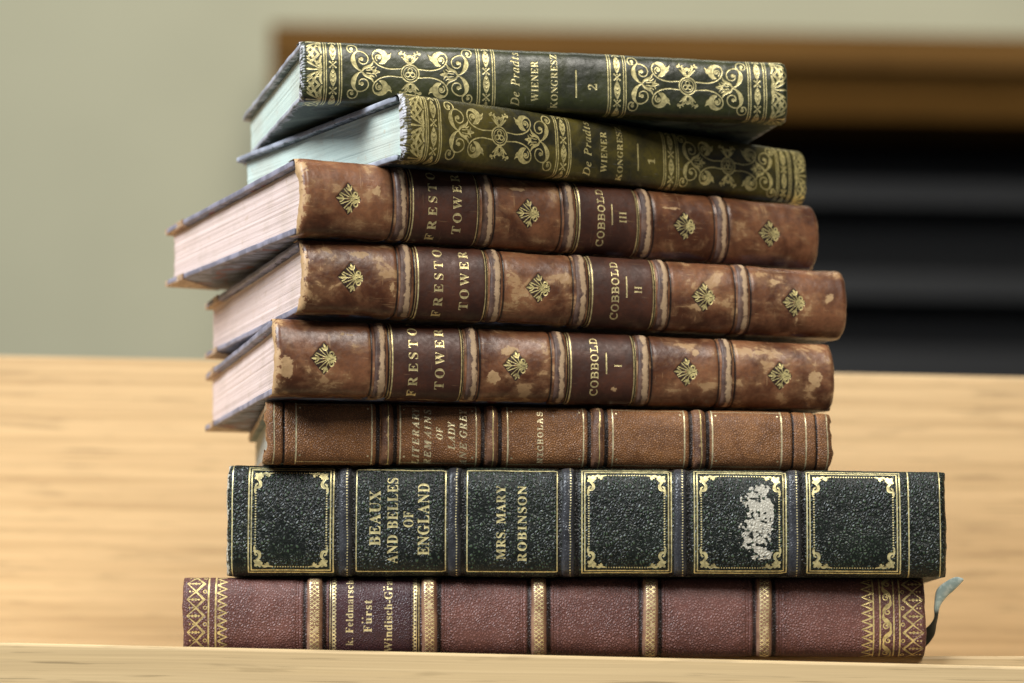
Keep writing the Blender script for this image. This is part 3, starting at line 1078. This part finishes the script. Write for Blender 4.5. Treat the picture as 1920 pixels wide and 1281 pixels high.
mb = [marbled("blue_marbled_paper", (0.20, 0.22, 0.30), (0.10, 0.11, 0.15), (0.16, 0.045, 0.04), (0.02, 0.02, 0.025), (0.27, 0.255, 0.31), s, 0.70)
      for s in (0, 31, 57)]


def tower_book(i, vol, label, blotches, seed, patch):
    lm = leather("mottled_brown_leather", BR_D, BR_M, TAN, 0.0, mott=0.055, wbias=0.84, wk=0.50, rough=0.35,
                 scratch=0.45, patch=patch, coat=0.15, shift=seed * 13.7)
    B = Book("brown_calf_book", label, POSE[i], SZ[1], 7.2, 2.3, 2.4, "three matching brown volumes of one novel")
    cv, S = B.cv, B.S
    z = B.sz
    for f in (0.083, 0.416, 0.722, 0.895):
        fleuron(cv, B.at(f), (z(0.47) if f < 0.8 else z(0.46)))
    for f in (0.200, 0.320, 0.514, 0.627):
        cv.rect(B.at(f) - 0.22, B.at(f) + 0.22, -2, S + 2)
        o = 0.8 if f in (0.320, 0.627) else -0.8
        cv.rect(B.at(f) + o - 0.09, B.at(f) + o + 0.09, -2, S + 2)
    cv.text("FRESTON", B.at(0.236), z(0.03), z(0.985) + 2.2, 3.1, "bold", 0.25)
    cv.text("TOWER", B.at(0.282), z(0.12), z(0.93), 3.1, "bold", 0.25)
    cv.text("COBBOLD", B.at(0.556), z(0.10), z(0.90), 2.7, "mono", 0.9)
    cv.rect(B.at(0.576), B.at(0.5785), z(0.40), z(0.70))
    n = len(vol)
    for k in range(n):
        c = z(0.52) + (k - (n - 1) / 2) * 1.45
        cv.rect(B.at(0.592), B.at(0.6045), c - 0.24, c + 0.24)
        for e in (0.592, 0.6045):
            cv.rect(B.at(e) - 0.13, B.at(e) + 0.13, c - 0.42, c + 0.42)
    w, off, ink = cv.ch["wear"], cv.ch["off"], cv.ch["ink"]
    X, Sg = cv.x[:, None], cv.s[None, :]
    # rubbed ends, rubbed joints, chips
    w += np.clip(1.15 - X / (3.0 + 5 * vnoise(X * 0, Sg, 5, seed)), 0, 1) + np.clip(0.9 - (cv.L - X) / 2.2, 0, 1)
    w += 0.75 * np.exp(-((Sg - 0.2) / 1.1) ** 2) * (0.5 + vnoise(X, Sg * 0, 14, seed + 2)) + 0.45 * np.exp(-((Sg - S + 0.5) / 1.0) ** 2)
    for f in FX:
        w += 0.42 * np.exp(-((X - B.at(f)) / 3.4) ** 2) * vnoise(X, Sg, 3.5, seed + 31)
        for d in (-1, 1):
            e = X - (B.at(f) + d * 2.9)
            ink[:] = np.maximum(ink, np.exp(-(e / 0.42) ** 2) * (0.95 if d > 0 else 0.85))
            off -= 0.28 * np.exp(-(e / 0.8) ** 2).astype(np.float32)
    for (f, sf, rx, rs) in blotches:
        nn = fbm(X, Sg, 3.0, seed + int(f * 100), 4)
        d = np.hypot((X - B.at(f)) / rx, (Sg - z(sf)) / rs)
        w += np.clip(1.5 * (1 - d) + (nn - 0.5) * 1.9, 0, 1) * (d < 1.7)
    np.clip(w, 0, 1, out=w)
    # a soft slow swelling between the bands
    for a, b in zip([0.0] + FX, FX + [1.0]):
        c, h = B.at((a + b) / 2), (b - a) / 2 * B.L
        off += np.where(np.abs(X - c) < h, -0.25 * (1 - ((X - c) / h) ** 2), 0).astype(np.float32)
    B.sheet("spine", lm, seed=seed, noise=0.16, rim=0.6)
    B.sheet("title_label", lab_m, B.at(0.1975), B.at(0.3245), 0.22, seed=seed)
    B.sheet("title_label", lab_m, B.at(0.5105), B.at(0.631), 0.22, seed=seed)
    for q, f in enumerate(FX):
        def paint(c, q=q):
            u = c.x[:, None] / c.L
            nn = fbm(c.x[:, None] + q * 20, c.s[None, :], 4, seed * 5 + q, 4)
            c.ch["wear"] += np.clip(np.exp(-((u - 0.60) / 0.30) ** 2) * 1.05 + (nn - 0.5) * 0.9, 0, 1).astype(np.float32) * \
                np.clip(c.s[None, :] / 3.5 - 0.2 + nn, 0, 1).astype(np.float32)
        B.band(B.at(f), 4.1, 0.95, band_m, paint, seed * 10 + q)
    B.pages(2.2, BLUSH, seed, 3.0, 1.2)
    m = mb[(seed) % 3]
    B.board(True, 2.4, m, corner_m, seed)
    B.board(False, 2.4, m, corner_m, seed + 1)
    B.headband(plain("faded_headband", (0.45, 0.33, 0.22), 0.8, 900, 0.4), 2.2)
    return B


tower_book(2, "III", "worn brown leather book numbered III, under the green pair", [(0.135, 0.62, 3.0, 2.6), (0.40, 0.80, 7, 1.0), (0.69, 0.72, 6, 0.9)], 21, (0.60, 0.40))
tower_book(3, "II", "worn brown leather book numbered II, with pale blotches", [(0.375, 0.30, 2.2, 3.0), (0.395, 0.36, 4.0, 1.6), (0.36, 0.62, 2.0, 1.5), (0.86, 0.75, 4.5, 2.2), (0.885, 0.45, 5, 3.0), (0.715, 0.33, 4, 2.4), (0.10, 0.8, 5, 2), (0.965, .55, 3, 4), (0.155, .35, 2, 4), (0.90, 0.22, 1.2, 2.5)],
           22, (0.565, 0.6))
tower_book(4, "I", "worn brown leather book numbered I, lowest of its set", [(0.74, 0.76, 2.4, 2.6), (0.592, 0.20, 2.2, 2.2), (0.40, 0.66, 6, 2.5), (0.13, 0.80, 4, 1.2), (0.96, .45, 4, 5), (0.02, .3, 5, 5), (0.86, .8, 5, 1.2), (0.375, .3, 3, 3)],
           23, (0.565, 0.6))

# ---- light brown morocco volume
lady_m = leather("light_brown_morocco", (0.17, 0.069, 0.024), (0.32, 0.138, 0.047), (0.52, 0.29, 0.12), 0.30, 0.68, 0.75, mott=0.06, wbias=0.86,
                 wk=0.45, rough=0.42, tops=(0.36, 0.165, 0.060), coat=0.0, gerode=0.28, gold=(0.92, 0.80, 0.48))
lady_band = leather("light_brown_band", (0.13, 0.06, 0.035), (0.27, 0.13, 0.065), (0.55, 0.34, 0.17), 0.25, 0.6, 0.5, mott=0.15, wbias=0.82, wk=0.45, rough=0.42)
gb3 = marbled("faded_brown_boards", (0.14, 0.17, 0.14), (0.09, 0.12, 0.10), (0.10, 0.13, 0.11), (0.05, 0.06, 0.05), (0.40, 0.26, 0.15), 25, 0.80)
B = Book("morocco_book", "light brown grained book stamped LADY JANE GREY, above the black book", POSE[5], SZ[2], 5.4, 2.8, 2.6)
cv, S, z = B.cv, B.S, B.sz
X, Sg = cv.x[:, None], cv.s[None, :]
BX = [0.2085, 0.3915, 0.5790, 0.7595]
pan = [(0.052, 0.1830), (0.2325, 0.365), (0.420, 0.5535), (0.6055, 0.7330), (0.7830, 0.907)]
for a, b in pan:
    for e in (a, b):
        cv.rect(B.at(e) - 0.23, B.at(e) + 0.23, z(0.0), z(1.0))
    for sf in (0.035, 0.965):
        cv.rect(B.at(a), B.at(b), z(sf) - 0.10, z(sf) + 0.10)
    for e in (B.at(a) + 1.3, B.at(b) - 1.3):
        for ss in (z(0.13), z(0.90)):
            cv.line([(e - 0.01, ss), (e + 0.01, ss)], 0.34)
for f in (0.014, 0.951, 0.990):
    cv.rect(B.at(f) - 0.20, B.at(f) + 0.20, -1, S + 1)
dark = [0.031, 0.928, 0.9705]
for f in BX:
    dark += [f - 0.0150, f + 0.0150]
for f in dark:
    e = X - B.at(f)
    wd = 0.75 if any(abs(f - b) < 0.02 for b in BX) else 0.42
    cv.ch["ink"][:] = np.maximum(cv.ch["ink"], np.exp(-(e / wd) ** 4))
    cv.ch["off"] -= (0.45 * np.exp(-(e / (wd * 1.3)) ** 2)).astype(np.float32)
cv.text("LITERARY", B.at(0.259), z(0.02), z(0.935), 2.3, "bital", 1.2)
cv.text("REMAINS", B.at(0.280), z(0.02), z(0.91), 2.3, "bital", 1.2)
cv.text("OF", B.at(0.3005), z(0.42), z(0.62), 2.2, "bital", 1.2)
cv.text("LADY", B.at(0.3215), z(0.25), z(0.72), 2.3, "bital", 1.2)
cv.text("JANE GREY", B.at(0.342), z(0.0), z(0.93), 2.3, "bital", 1.2)
cv.text("NICHOLAS", B.at(0.477), z(0.06), z(0.90), 1.9, "mono", 0.8)
w = cv.ch["wear"]
w += np.clip(1.0 - X / 5.0, 0, 1) * 0.9 + np.clip(0.85 - (cv.L - X) / 5.0, 0, 1) + 0.5 * np.exp(-((Sg - S + 0.2) / 0.9) ** 2) + 0.3 * np.exp(-((Sg - 0.2) / 0.9) ** 2)
for f, sf, r in ((0.655, 0.5, 3.2), (0.68, 0.3, 2.5), (0.54, 0.72, 1.6), (0.46, .35, 1.5), (.64, .42, 1.6)):
    d = np.hypot((X - B.at(f)) / r, (Sg - z(sf)) / r)
    w += 0.75 * np.clip(1.0 - d + (fbm(X, Sg, 1.2, int(f * 90), 3) - 0.5) * 1.6, 0, 1) * (d < 1.6)
np.clip(w, 0, 1, out=w)
B.sheet("spine", lady_m, seed=6, noise=0.14, rim=0.9)
for q, f in enumerate(BX):
    def paint(c, q=q):
        c.rect(c.L * 0.60 - 0.14, c.L * 0.60 + 0.14, -1, 99)
        u = c.x[:, None] / c.L
        c.ch["wear"] += (0.62 * np.exp(-((u - 0.55) / 0.35) ** 2) + 0 * c.s[None, :]).astype(np.float32)
    B.band(B.at(f), 4.0, 1.3, lady_band, paint, 60 + q, 2.6)
B.pages(2.6, GREYP, 61, 3.2, 1.2)
B.board(True, 2.6, gb3, None, 61)
B.board(False, 2.6, gb3, None, 62)
B.headband(plain("tan_headband", (0.42, 0.36, 0.28), 0.8, 900, 0.4), 2.6)

# ---- black-green morocco volume
black_m = leather("black_morocco", (0.0040, 0.0065, 0.0042), (0.010, 0.016, 0.008), (0.62, 0.575, 0.46), 0.34, 1.0, 0.8, mott=0.05, wbias=0.95,
                  wk=0.60, rough=0.38, wsoft=0.11, cav=0.75, tops=(0.050, 0.080, 0.042), gerode=0.25, gold=(0.86, 0.74, 0.36))
black_band = leather("black_band", (0.024, 0.024, 0.027), (0.046, 0.047, 0.052), (0.46, 0.42, 0.34), 0.2, 0.9, 0.5, mott=0.1, wbias=0.98, wk=0.45, rough=0.30, gerode=0.3,
                     gold=(0.86, 0.76, 0.40))
bb = marbled("black_cloth_boards", (0.012, 0.014, 0.013), (0.02, 0.022, 0.02), (0.03, 0.03, 0.028), (0.05, 0.05, 0.04), (0.30, 0.25, 0.18), 35, 0.82)
CREAM = pages("brown_paper", (0.34, 0.26, 0.17), (0.26, 0.19, 0.12), 41)
B = Book("black_morocco_book", "thick black grained book stamped BEAUX AND BELLES OF ENGLAND", POSE[6], SZ[3], 6.0, 3.0, 3.0)
cv, S, z = B.cv, B.S, B.sz
X, Sg = cv.x[:, None], cv.s[None, :]
BX = [0.1655, 0.3175, 0.4755, 0.6310, 0.7890]


def corner_leaf(cv, x, s, fx, fs, k=1.0):
    cv.ox, cv.os, cv.fx, cv.fs = x, s, fx, fs
    q = lambda a: [(u * k, v * k, r * k) for u, v, r in a]
    # five lobed leaf in the very corner, a curl towards each side
    c = (1.9, 1.9)
    for a in (225, 150, 300, 95, -5, 45):
        t = math.radians(a)
        ln = 1.75 if a != 45 else 1.2
        cv.curve(q([(c[0], c[1], 0.4), (c[0] + 0.6 * ln * math.cos(t), c[1] + 0.6 * ln * math.sin(t), 0.62),
                    (c[0] + ln * math.cos(t), c[1] + ln * math.sin(t), 0.16)]))
    cv.curve(q([(1.6, 3.0, 0.3), (2.6, 4.4, 0.55), (2.3, 5.9, 0.62), (1.1, 6.3, 0.35), (0.75, 5.4, 0.3), (1.3, 4.9, 0.32)]))
    cv.curve(q([(0.7, 6.4, 0.5), (0.45, 7.4, 0.35), (0.5, 8.4, 0.16)]))
    cv.curve(q([(3.2, 1.0, 0.3), (4.4, 0.5, 0.5), (5.6, 0.8, 0.42), (6.6, 0.5, 0.3), (7.6, 0.45, 0.15)]))
    cv.disc(5.6 * k, 1.7 * k, 0.45 * k)
    cv.curve(q([(4.6, 1.5, 0.2), (5.2, 1.2, 0.3), (6.2, 1.4, 0.15)]))
    cv.ox = cv.os = 0
    cv.fx = cv.fs = 1


lo, hi = z(0.045), z(0.965)
for a, b in ((0.031, 0.149), (0.4945, 0.6185), (0.6505, 0.7775), (0.8065, 0.935)):
    xa, xb = B.at(a), B.at(b)
    cv.frame(xa, xb, lo - 0.6, hi + 0.6, 0.42)
    cv.frame(xa + 0.95, xb - 0.95, lo + 0.25, hi - 0.25, 0.42)
    ia, ib, ja, jb = xa + 2.3, xb - 2.3, lo + 1.4, hi - 1.4
    for d in range(200):
        s = ja + 6.0 + d * 0.86
        if s > jb - 6.0:
            break
        for e in (ia, ib):
            cv.rect(e - 0.26, e + 0.26, s, s + 0.46)
    for d in range(200):
        x = ia + 5.6 + d * 0.86
        if x > ib - 5.6:
            break
        for e in (ja, jb):
            cv.rect(x, x + 0.46, e - 0.2, e + 0.2)
    for fx, x in ((1, ia - 0.7), (-1, ib + 0.7)):
        for fs, s in ((1, ja - 0.3), (-1, jb + 0.3)):
            corner_leaf(cv, x, s, fx, fs, 0.86)
for a, b in ((0.181, 0.305), (0.335, 0.460)):
    cv.frame(B.at(a), B.at(b), lo - 0.2, hi + 0.2, 0.40)
for f in (0.008, 0.947, 0.9905):
    cv.rect(B.at(f) - 0.20, B.at(f) + 0.20, -1, S + 1)
cv.text("BEAUX", B.at(0.207), z(0.27), z(0.775), 3.6, "bold", 0.15)
cv.text("AND BELLES", B.at(0.2315), z(0.11), z(0.895), 3.4, "bold", 0.15)
cv.text("OF", B.at(0.2535), z(0.44), z(0.585), 3.2, "bold", 0.0)
cv.text("ENGLAND", B.at(0.2745), z(0.185), z(0.845), 3.7, "bold", 0.15)
cv.text("MRS. MARY", B.at(0.382), z(0.15), z(0.83), 2.9, "bold", 0.15)
cv.text("ROBINSON", B.at(0.4115), z(0.13), z(0.83), 2.9, "bold", 0.15)
w = cv.ch["wear"]
w += np.clip(1.35 - X / (2.4 + 2.0 * vnoise(X * 0, Sg, 4, 3)), 0, 1) + np.clip(0.8 - (cv.L - X) / 1.0, 0, 1)
for f, sf, rx, rs in ((0.738, 0.70, 5.6, 6.5), (0.733, 0.38, 5.4, 6.5), (0.745, 0.52, 4.5, 8), (0.742, 0.20, 4.2, 2.6)):
    d = np.hypot((X - B.at(f)) / rx, (Sg - z(sf)) / rs)
    nn = 0.55 * fbm(X * 0.6, Sg * 1.5, 1.6, 77, 4) + 0.45 * vnoise(X, Sg, 0.75, 78)
    w += np.clip(np.clip(2.6 * (1 - d), -1, 1.0) * 0.8 + (nn - 0.5) * 3.6 + 0.29, 0, 1) * (d < 1.05)
for f in BX:
    for d in (-1, 1):
        e = X - (B.at(f) + d * 3.0)
        cv.ch["ink"][:] = np.maximum(cv.ch["ink"], 0.9 * np.exp(-(e / 0.8) ** 4))
        cv.ch["off"] -= (0.35 * np.exp(-(e / 1.0) ** 2)).astype(np.float32)
cv.ch["ink"] *= 0.8
np.clip(w, 0, 1, out=w)
B.sheet("spine", black_m, seed=7, noise=0.14, rim=0.45)
for q, f in enumerate(BX):
    def paint(c, q=q):
        for d in range(80):
            s = 1.5 + d * 0.92
            if s > B.S - 1.5:
                break
            c.disc(c.L * 0.66, s, 0.25)
        u = c.x[:, None] / c.L
        nn = fbm(c.x[:, None] + q * 20, c.s[None, :], 3, 900 + q, 4)
        c.ch["wear"] += np.clip(np.exp(-((u - 0.55) / 0.2) ** 2) * 0.8 + (nn - 0.5) * 0.9, 0, 1).astype(np.float32)
    B.band(B.at(f), 4.4, 1.15, black_band, paint, 70 + q, 2.6)
B.pages(3.0, CREAM, 71, 3.5, 1.5)
B.board(True, 3.0, bb, None, 71)
B.board(False, 3.0, bb, None, 72, lift=0.0)
B.headband(plain("cream_headband", (0.5, 0.48, 0.40), 0.8, 900, 0.4), 3.0)
BLACK = B

# blue green ribbon marker, led out at the tail, behind the bottom book, curling up at its free end
ctr = [(118.0, 70.0, 24.0, 3.2, (0, 1, 0)), (127.0, 52.0, 19.0, 3.0, (0, 1, 0.2)), (133.0, 34.0, 10.0, 3.0, (0.3, 0.6, 0.6)), (138.6, 20.0, 5.4, 2.9, (0.65, -0.1, -0.6)),
       (143.2, 14.0, 8.6, 2.4, (0.85, 0.3, -0.35)), (145.6, 12.0, 13.4, 1.3, (0.6, 0.8, -0.2)), (146.0, 11.0, 18.0, 1.1, (0.9, 0.3, -0.1)),
       (147.6, 10.0, 22.6, 2.1, (0.95, 0, -0.45)), (150.0, 9.0, 24.9, 2.0, (0.6, 0, -0.8)), (152.5, 8.0, 26.6, 1.5, (0.3, 0, -0.95)), (154.4, 7.5, 27.2, 0.35, (0.2, 0, -1))]
V, F = [], []
n = len(ctr)
C_ = np.array([c[:3] for c in ctr], float)
Wd = np.array([c[3] for c in ctr], float)
D_ = np.array([np.array(c[4]) / np.linalg.norm(c[4]) for c in ctr])
tt = np.linspace(0, n - 1, 90)


def cr(A, t):
    i = int(min(max(math.floor(t), 0), n - 2))
    u = t - i
    a, b, c, d = A[max(i - 1, 0)], A[i], A[i + 1], A[min(i + 2, n - 1)]
    return 0.5 * (2 * b + (c - a) * u + (2 * a - 5 * b + 4 * c - d) * u * u + (3 * b - a - 3 * c + d) * u ** 3)


for t in tt:
    c, d, wd = cr(C_, t), cr(D_, t), cr(Wd, t)
    d = d / np.linalg.norm(d)
    for k in range(9):
        u = k / 8 * 2 - 1
        V.append(c + d * u * wd + np.array([0, -1, 0]) * 0.5 * (1 - u * u))
for i in range(len(tt) - 1):
    for k in range(8):
        F.append((i * 9 + k, i * 9 + k + 1, (i + 1) * 9 + k + 1, (i + 1) * 9 + k))
t = NT("shaded_ribbon_silk")
P = t.attr("pc", True)
n1 = t.noise(P, 0.5, 4, 0.6)
wv = t.noise(t.mapping(P, (4, 4, 0.4)), 2.0, 2, 0.5)
c = t.mix(t.sm(n1, 0.4, 0.62), (0.40, 0.54, 0.53), (0.66, 0.78, 0.74))
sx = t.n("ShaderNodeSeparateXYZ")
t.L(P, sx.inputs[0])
c = t.mix(t.sm(sx.outputs[2], -11.5, -9.0), (0.012, 0.018, 0.018), c)   # shade on the lower stretch, painted into the silk colour
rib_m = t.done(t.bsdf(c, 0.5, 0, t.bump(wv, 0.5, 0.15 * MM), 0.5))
inv = BLACK.mw.inverted()
V = np.array([tuple((inv @ (Vector(v) * MM)) / MM) for v in V])
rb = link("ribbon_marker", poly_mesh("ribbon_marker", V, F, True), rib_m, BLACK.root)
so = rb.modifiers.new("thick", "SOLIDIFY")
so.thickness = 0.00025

# ---- purple brown volume at the bottom
mar_m = leather("purple_brown_morocco", (0.110, 0.042, 0.034), (0.185, 0.076, 0.060), (0.42, 0.19, 0.10), 0.30, 0.85, 0.75, mott=0.035, wbias=0.93,
                wk=0.45, rough=0.42, coat=0.0, gerode=0.30, gold=(0.84, 0.66, 0.28), tops=(0.205, 0.095, 0.080))
mar_lab = leather("dark_purple_label", (0.045, 0.018, 0.022), (0.075, 0.030, 0.034), (0.40, 0.17, 0.085), 0.28, 0.75, 0.6, mott=0.05, wbias=0.96, wk=0.4, rough=0.38,
                  gerode=0.30, gold=(0.86, 0.72, 0.38))
mar_band = leather("gilt_tan_band", (0.20, 0.10, 0.06), (0.34, 0.20, 0.12), (0.56, 0.40, 0.24), 0.0, mott=0.12, wbias=0.76, wk=0.4, rough=0.36, gerode=0.33,
                   gold=(0.86, 0.72, 0.36))
mbd = marbled("brown_cloth_boards", (0.06, 0.03, 0.025), (0.08, 0.04, 0.03), (0.05, 0.03, 0.02), (0.1, 0.06, 0.04), (0.35, 0.18, 0.09), 45, 0.8)
B = Book("purple_brown_book", "purple brown grained book with gilt ends, lowest of the stack, on the seat", POSE[7], SZ[4], 6.2, 2.6, 1.8)
cv, S, z = B.cv, B.S, B.sz
X, Sg = cv.x[:, None], cv.s[None, :]
BX = [0.1765, 0.3305, 0.4775, 0.6275, 0.7810]


def net_end(cv, xo, xi, S):
    d = 1 if xi > xo else -1
    wd = abs(xi - xo)
    P = 5.5
    s = -P
    while s < S + P:
        a, m, o = xi, xi - d * wd * 0.48, xo
        for e in (0, 0.62):
            cv.line([(a - d * e, s), (m - d * e * 0.5, s + P / 2), (a - d * e, s + P)], 0.17)
        cv.curve([(m, s + P / 2, 0.3), (m - d * 1.3, s + P * 0.30, 0.17), (o, s, 0.15)])
        cv.curve([(m, s + P / 2, 0.3), (m - d * 1.3, s + P * 0.70, 0.17), (o, s + P, 0.15)])
        cv.ring(a - d * 0.05, s + P / 2, 0.55, 0.15, 12)
        for q, r in ((0.35, 0.34), (0.52, 0.5), (0.70, 0.42), (0.86, 0.3)):
            cv.disc(xi - d * wd * q, s, r)
        cv.seg((xi - d * wd * 0.3, s), (xo, s), 0.10)
        cv.disc(xo + d * 0.9, s + P / 2, 0.34)
        cv.disc(xo + d * 2.0, s + P / 2, 0.28)
        s += P


def zig(cv, x0, dx, S, P=2.7, fill=True):
    s = -P
    while s < S + P:
        cv.curve([(x0, s + P * 0.05, 0.3), (x0 + dx * 0.5, s + P * 0.3, 0.24), (x0 + dx, s + P * 0.5, 0.09)])
        cv.curve([(x0, s + P * 0.95, 0.3), (x0 + dx * 0.5, s + P * 0.7, 0.24), (x0 + dx, s + P * 0.5, 0.09)])
        if fill:
            cv.disc(x0 + dx * 0.18, s + P * 0.5, 0.22)
        s += P


net_end(cv, B.at(0.006), B.at(0.030), S)
net_end(cv, B.at(0.996), B.at(0.968), S)
for f in (0.0345, 0.0440):
    cv.rect(B.at(f) - 0.27, B.at(f) + 0.27, -2, S + 2)
zig(cv, B.at(0.0475), 3.0, S)
for f in (0.9285, 0.9375, 0.9560, 0.9640):
    cv.rect(B.at(f) - 0.24, B.at(f) + 0.24, -2, S + 2)
zig(cv, B.at(0.926), -3.4, S)
xm = B.at(0.9468)
s = -2.0
sg = 1
while s < S + 2:                         # running leaf between the fillets
    cv.curve([(xm - 1.2 * sg, s, 0.2), (xm - 1.0 * sg, s + 1.4, 0.5), (xm + 0.2 * sg, s + 2.6, 0.75), (xm + 1.2 * sg, s + 3.6, 0.5), (xm + 1.2 * sg, s + 5.0, 0.2)])
    cv.spiral(xm + 0.3 * sg, s + 0.8, 1.15, 0.35, 90, 1.0, 0.16, 0.26)
    s += 4.8
    sg = -sg
for f in (0.2005, 0.3135):               # fillets and teeth on the label
    g = 1 if f < 0.25 else -1
    for e in (0.0, -0.75 * g):
        cv.rect(B.at(f) + e - 0.15, B.at(f) + e + 0.15, -2, S + 2)
    P = 1.25
    s = -1.0
    while s < S + 1:
        cv.curve([(B.at(f) + g * 0.35, s, 0.32), (B.at(f) + g * 1.25, s + P / 2, 0.12), (B.at(f) + g * 0.35, s + P, 0.32)], n=3)
        s += P
cv.text("K. k. Feldmarschall", B.at(0.2235), z(0.0) + 1.8, z(1.0) + 0.4, 2.4, "bold", 0.2)
cv.text("Furst", B.at(0.2480), z(0.30), z(0.71), 2.7, "bold", 0.35)
for q in (0.425, 0.478):
    cv.disc(B.at(0.2480) - 1.75, z(q), 0.30)
cv.text("Windisch-Gratz", B.at(0.2755), z(0.0) + 4.3, z(1.0) - 0.6, 2.6, "bold", 0.25)
for q in (0.55, 1.45):
    cv.disc(B.at(0.2755) - 1.45, z(0.82) + q, 0.26)
w = cv.ch["wear"]
w += np.clip(1.1 - X / 1.6, 0, 1) * 0.9 + np.clip(0.9 - (cv.L - X) / 1.3, 0, 1) * 0.8
w += 0.40 * np.exp(-((Sg - 0.8) / 2.2) ** 2) * vnoise(X, Sg, 10, 5)
rr = random.Random(5)
for a, b in (((0.39, 0.60), (0.44, 0.60)), ((0.515, 0.62), (0.52, 0.50)), ((0.665, 0.44), (0.715, 0.62)), ((0.795, 0.54), (0.825, 0.60)), ((0.50, .34), (.53, .40)), ((0.44, .6), (.45, .5)), ((0.46, .66), (.475, .63))):
    cv.seg((B.at(a[0]), z(a[1])), (B.at(b[0]), z(b[1])), 0.25, ch="wear", val=0.9, soft=1.6)
for f in BX:
    for d in (-1, 1):
        e = X - (B.at(f) + d * 3.3)
        cv.ch["ink"][:] = np.maximum(cv.ch["ink"], (0.95 if d > 0 else 0.8) * np.exp(-(e / 0.9) ** 2))
        cv.ch["off"] -= (0.40 * np.exp(-(e / 0.9) ** 2)).astype(np.float32)
        for g, am in ((5.2, 0.30), (6.0, 0.22)):     # blind fillets
            e = X - (B.at(f) + d * g)
            cv.ch["off"] -= (am * np.exp(-(e / 0.32) ** 2)).astype(np.float32)
            cv.ch["ink"][:] = np.maximum(cv.ch["ink"], 0.28 * np.exp(-(e / 0.32) ** 2))
        if abs(f - BX[0]) < 0.01 and d > 0 or abs(f - BX[1]) < 0.01 and d < 0:
            continue
        P = 2.1                                      # blind teeth
        s = -1.0
        while s < S + 1:
            x0 = B.at(f) + d * 6.6
            cv.seg((x0, s), (x0 + d * 1.5, s + P / 2), 0.28, 0.1, ch="ink", val=0.45, soft=0.3)
            cv.seg((x0, s + P), (x0 + d * 1.5, s + P / 2), 0.28, 0.1, ch="ink", val=0.45, soft=0.3)
            s += P
np.clip(w, 0, 1, out=w)
B.sheet("spine", mar_m, seed=8, noise=0.14, rim=0.4)
B.sheet("title_label", mar_lab, B.at(0.1955), B.at(0.3175), 0.20, seed=8)
for q, f in enumerate(BX):
    def paint(c, q=q):
        Pq = 1.3
        s = -2.0
        while s < B.S + 2:
            for g in (1, -1):
                xm_ = c.L / 2
                cv_ = c
                cv_.line([(xm_ - 1.5 * g, s), (xm_ + 1.5 * g, s + Pq * 1.6)], 0.12)
            s += Pq
        s = 1.0
        while s < B.S:
            c.disc(c.L / 2, s, 0.62, erase=True)
            c.disc(c.L / 2, s, 0.3)
            s += 4.3
        u = c.x[:, None] / c.L
        nn = fbm(c.x[:, None] + q * 20, c.s[None, :], 4, 1900 + q, 4)
        c.ch["wear"] += np.clip(np.exp(-((u - 0.55) / 0.35) ** 2) * 0.6 + (nn - 0.5) * 0.8, 0, 1).astype(np.float32)
    B.band(B.at(f), 5.1, 1.6, mar_band, paint, 80 + q, 3.2)
B.pages(2.6, CREAM, 81, 3.2, 1.5)
B.board(True, 2.6, mbd, None, 81)
B.board(False, 2.6, mbd, None, 82)
B.headband(plain("brown_headband", (0.3, 0.2, 0.12), 0.8, 900, 0.4), 2.6)
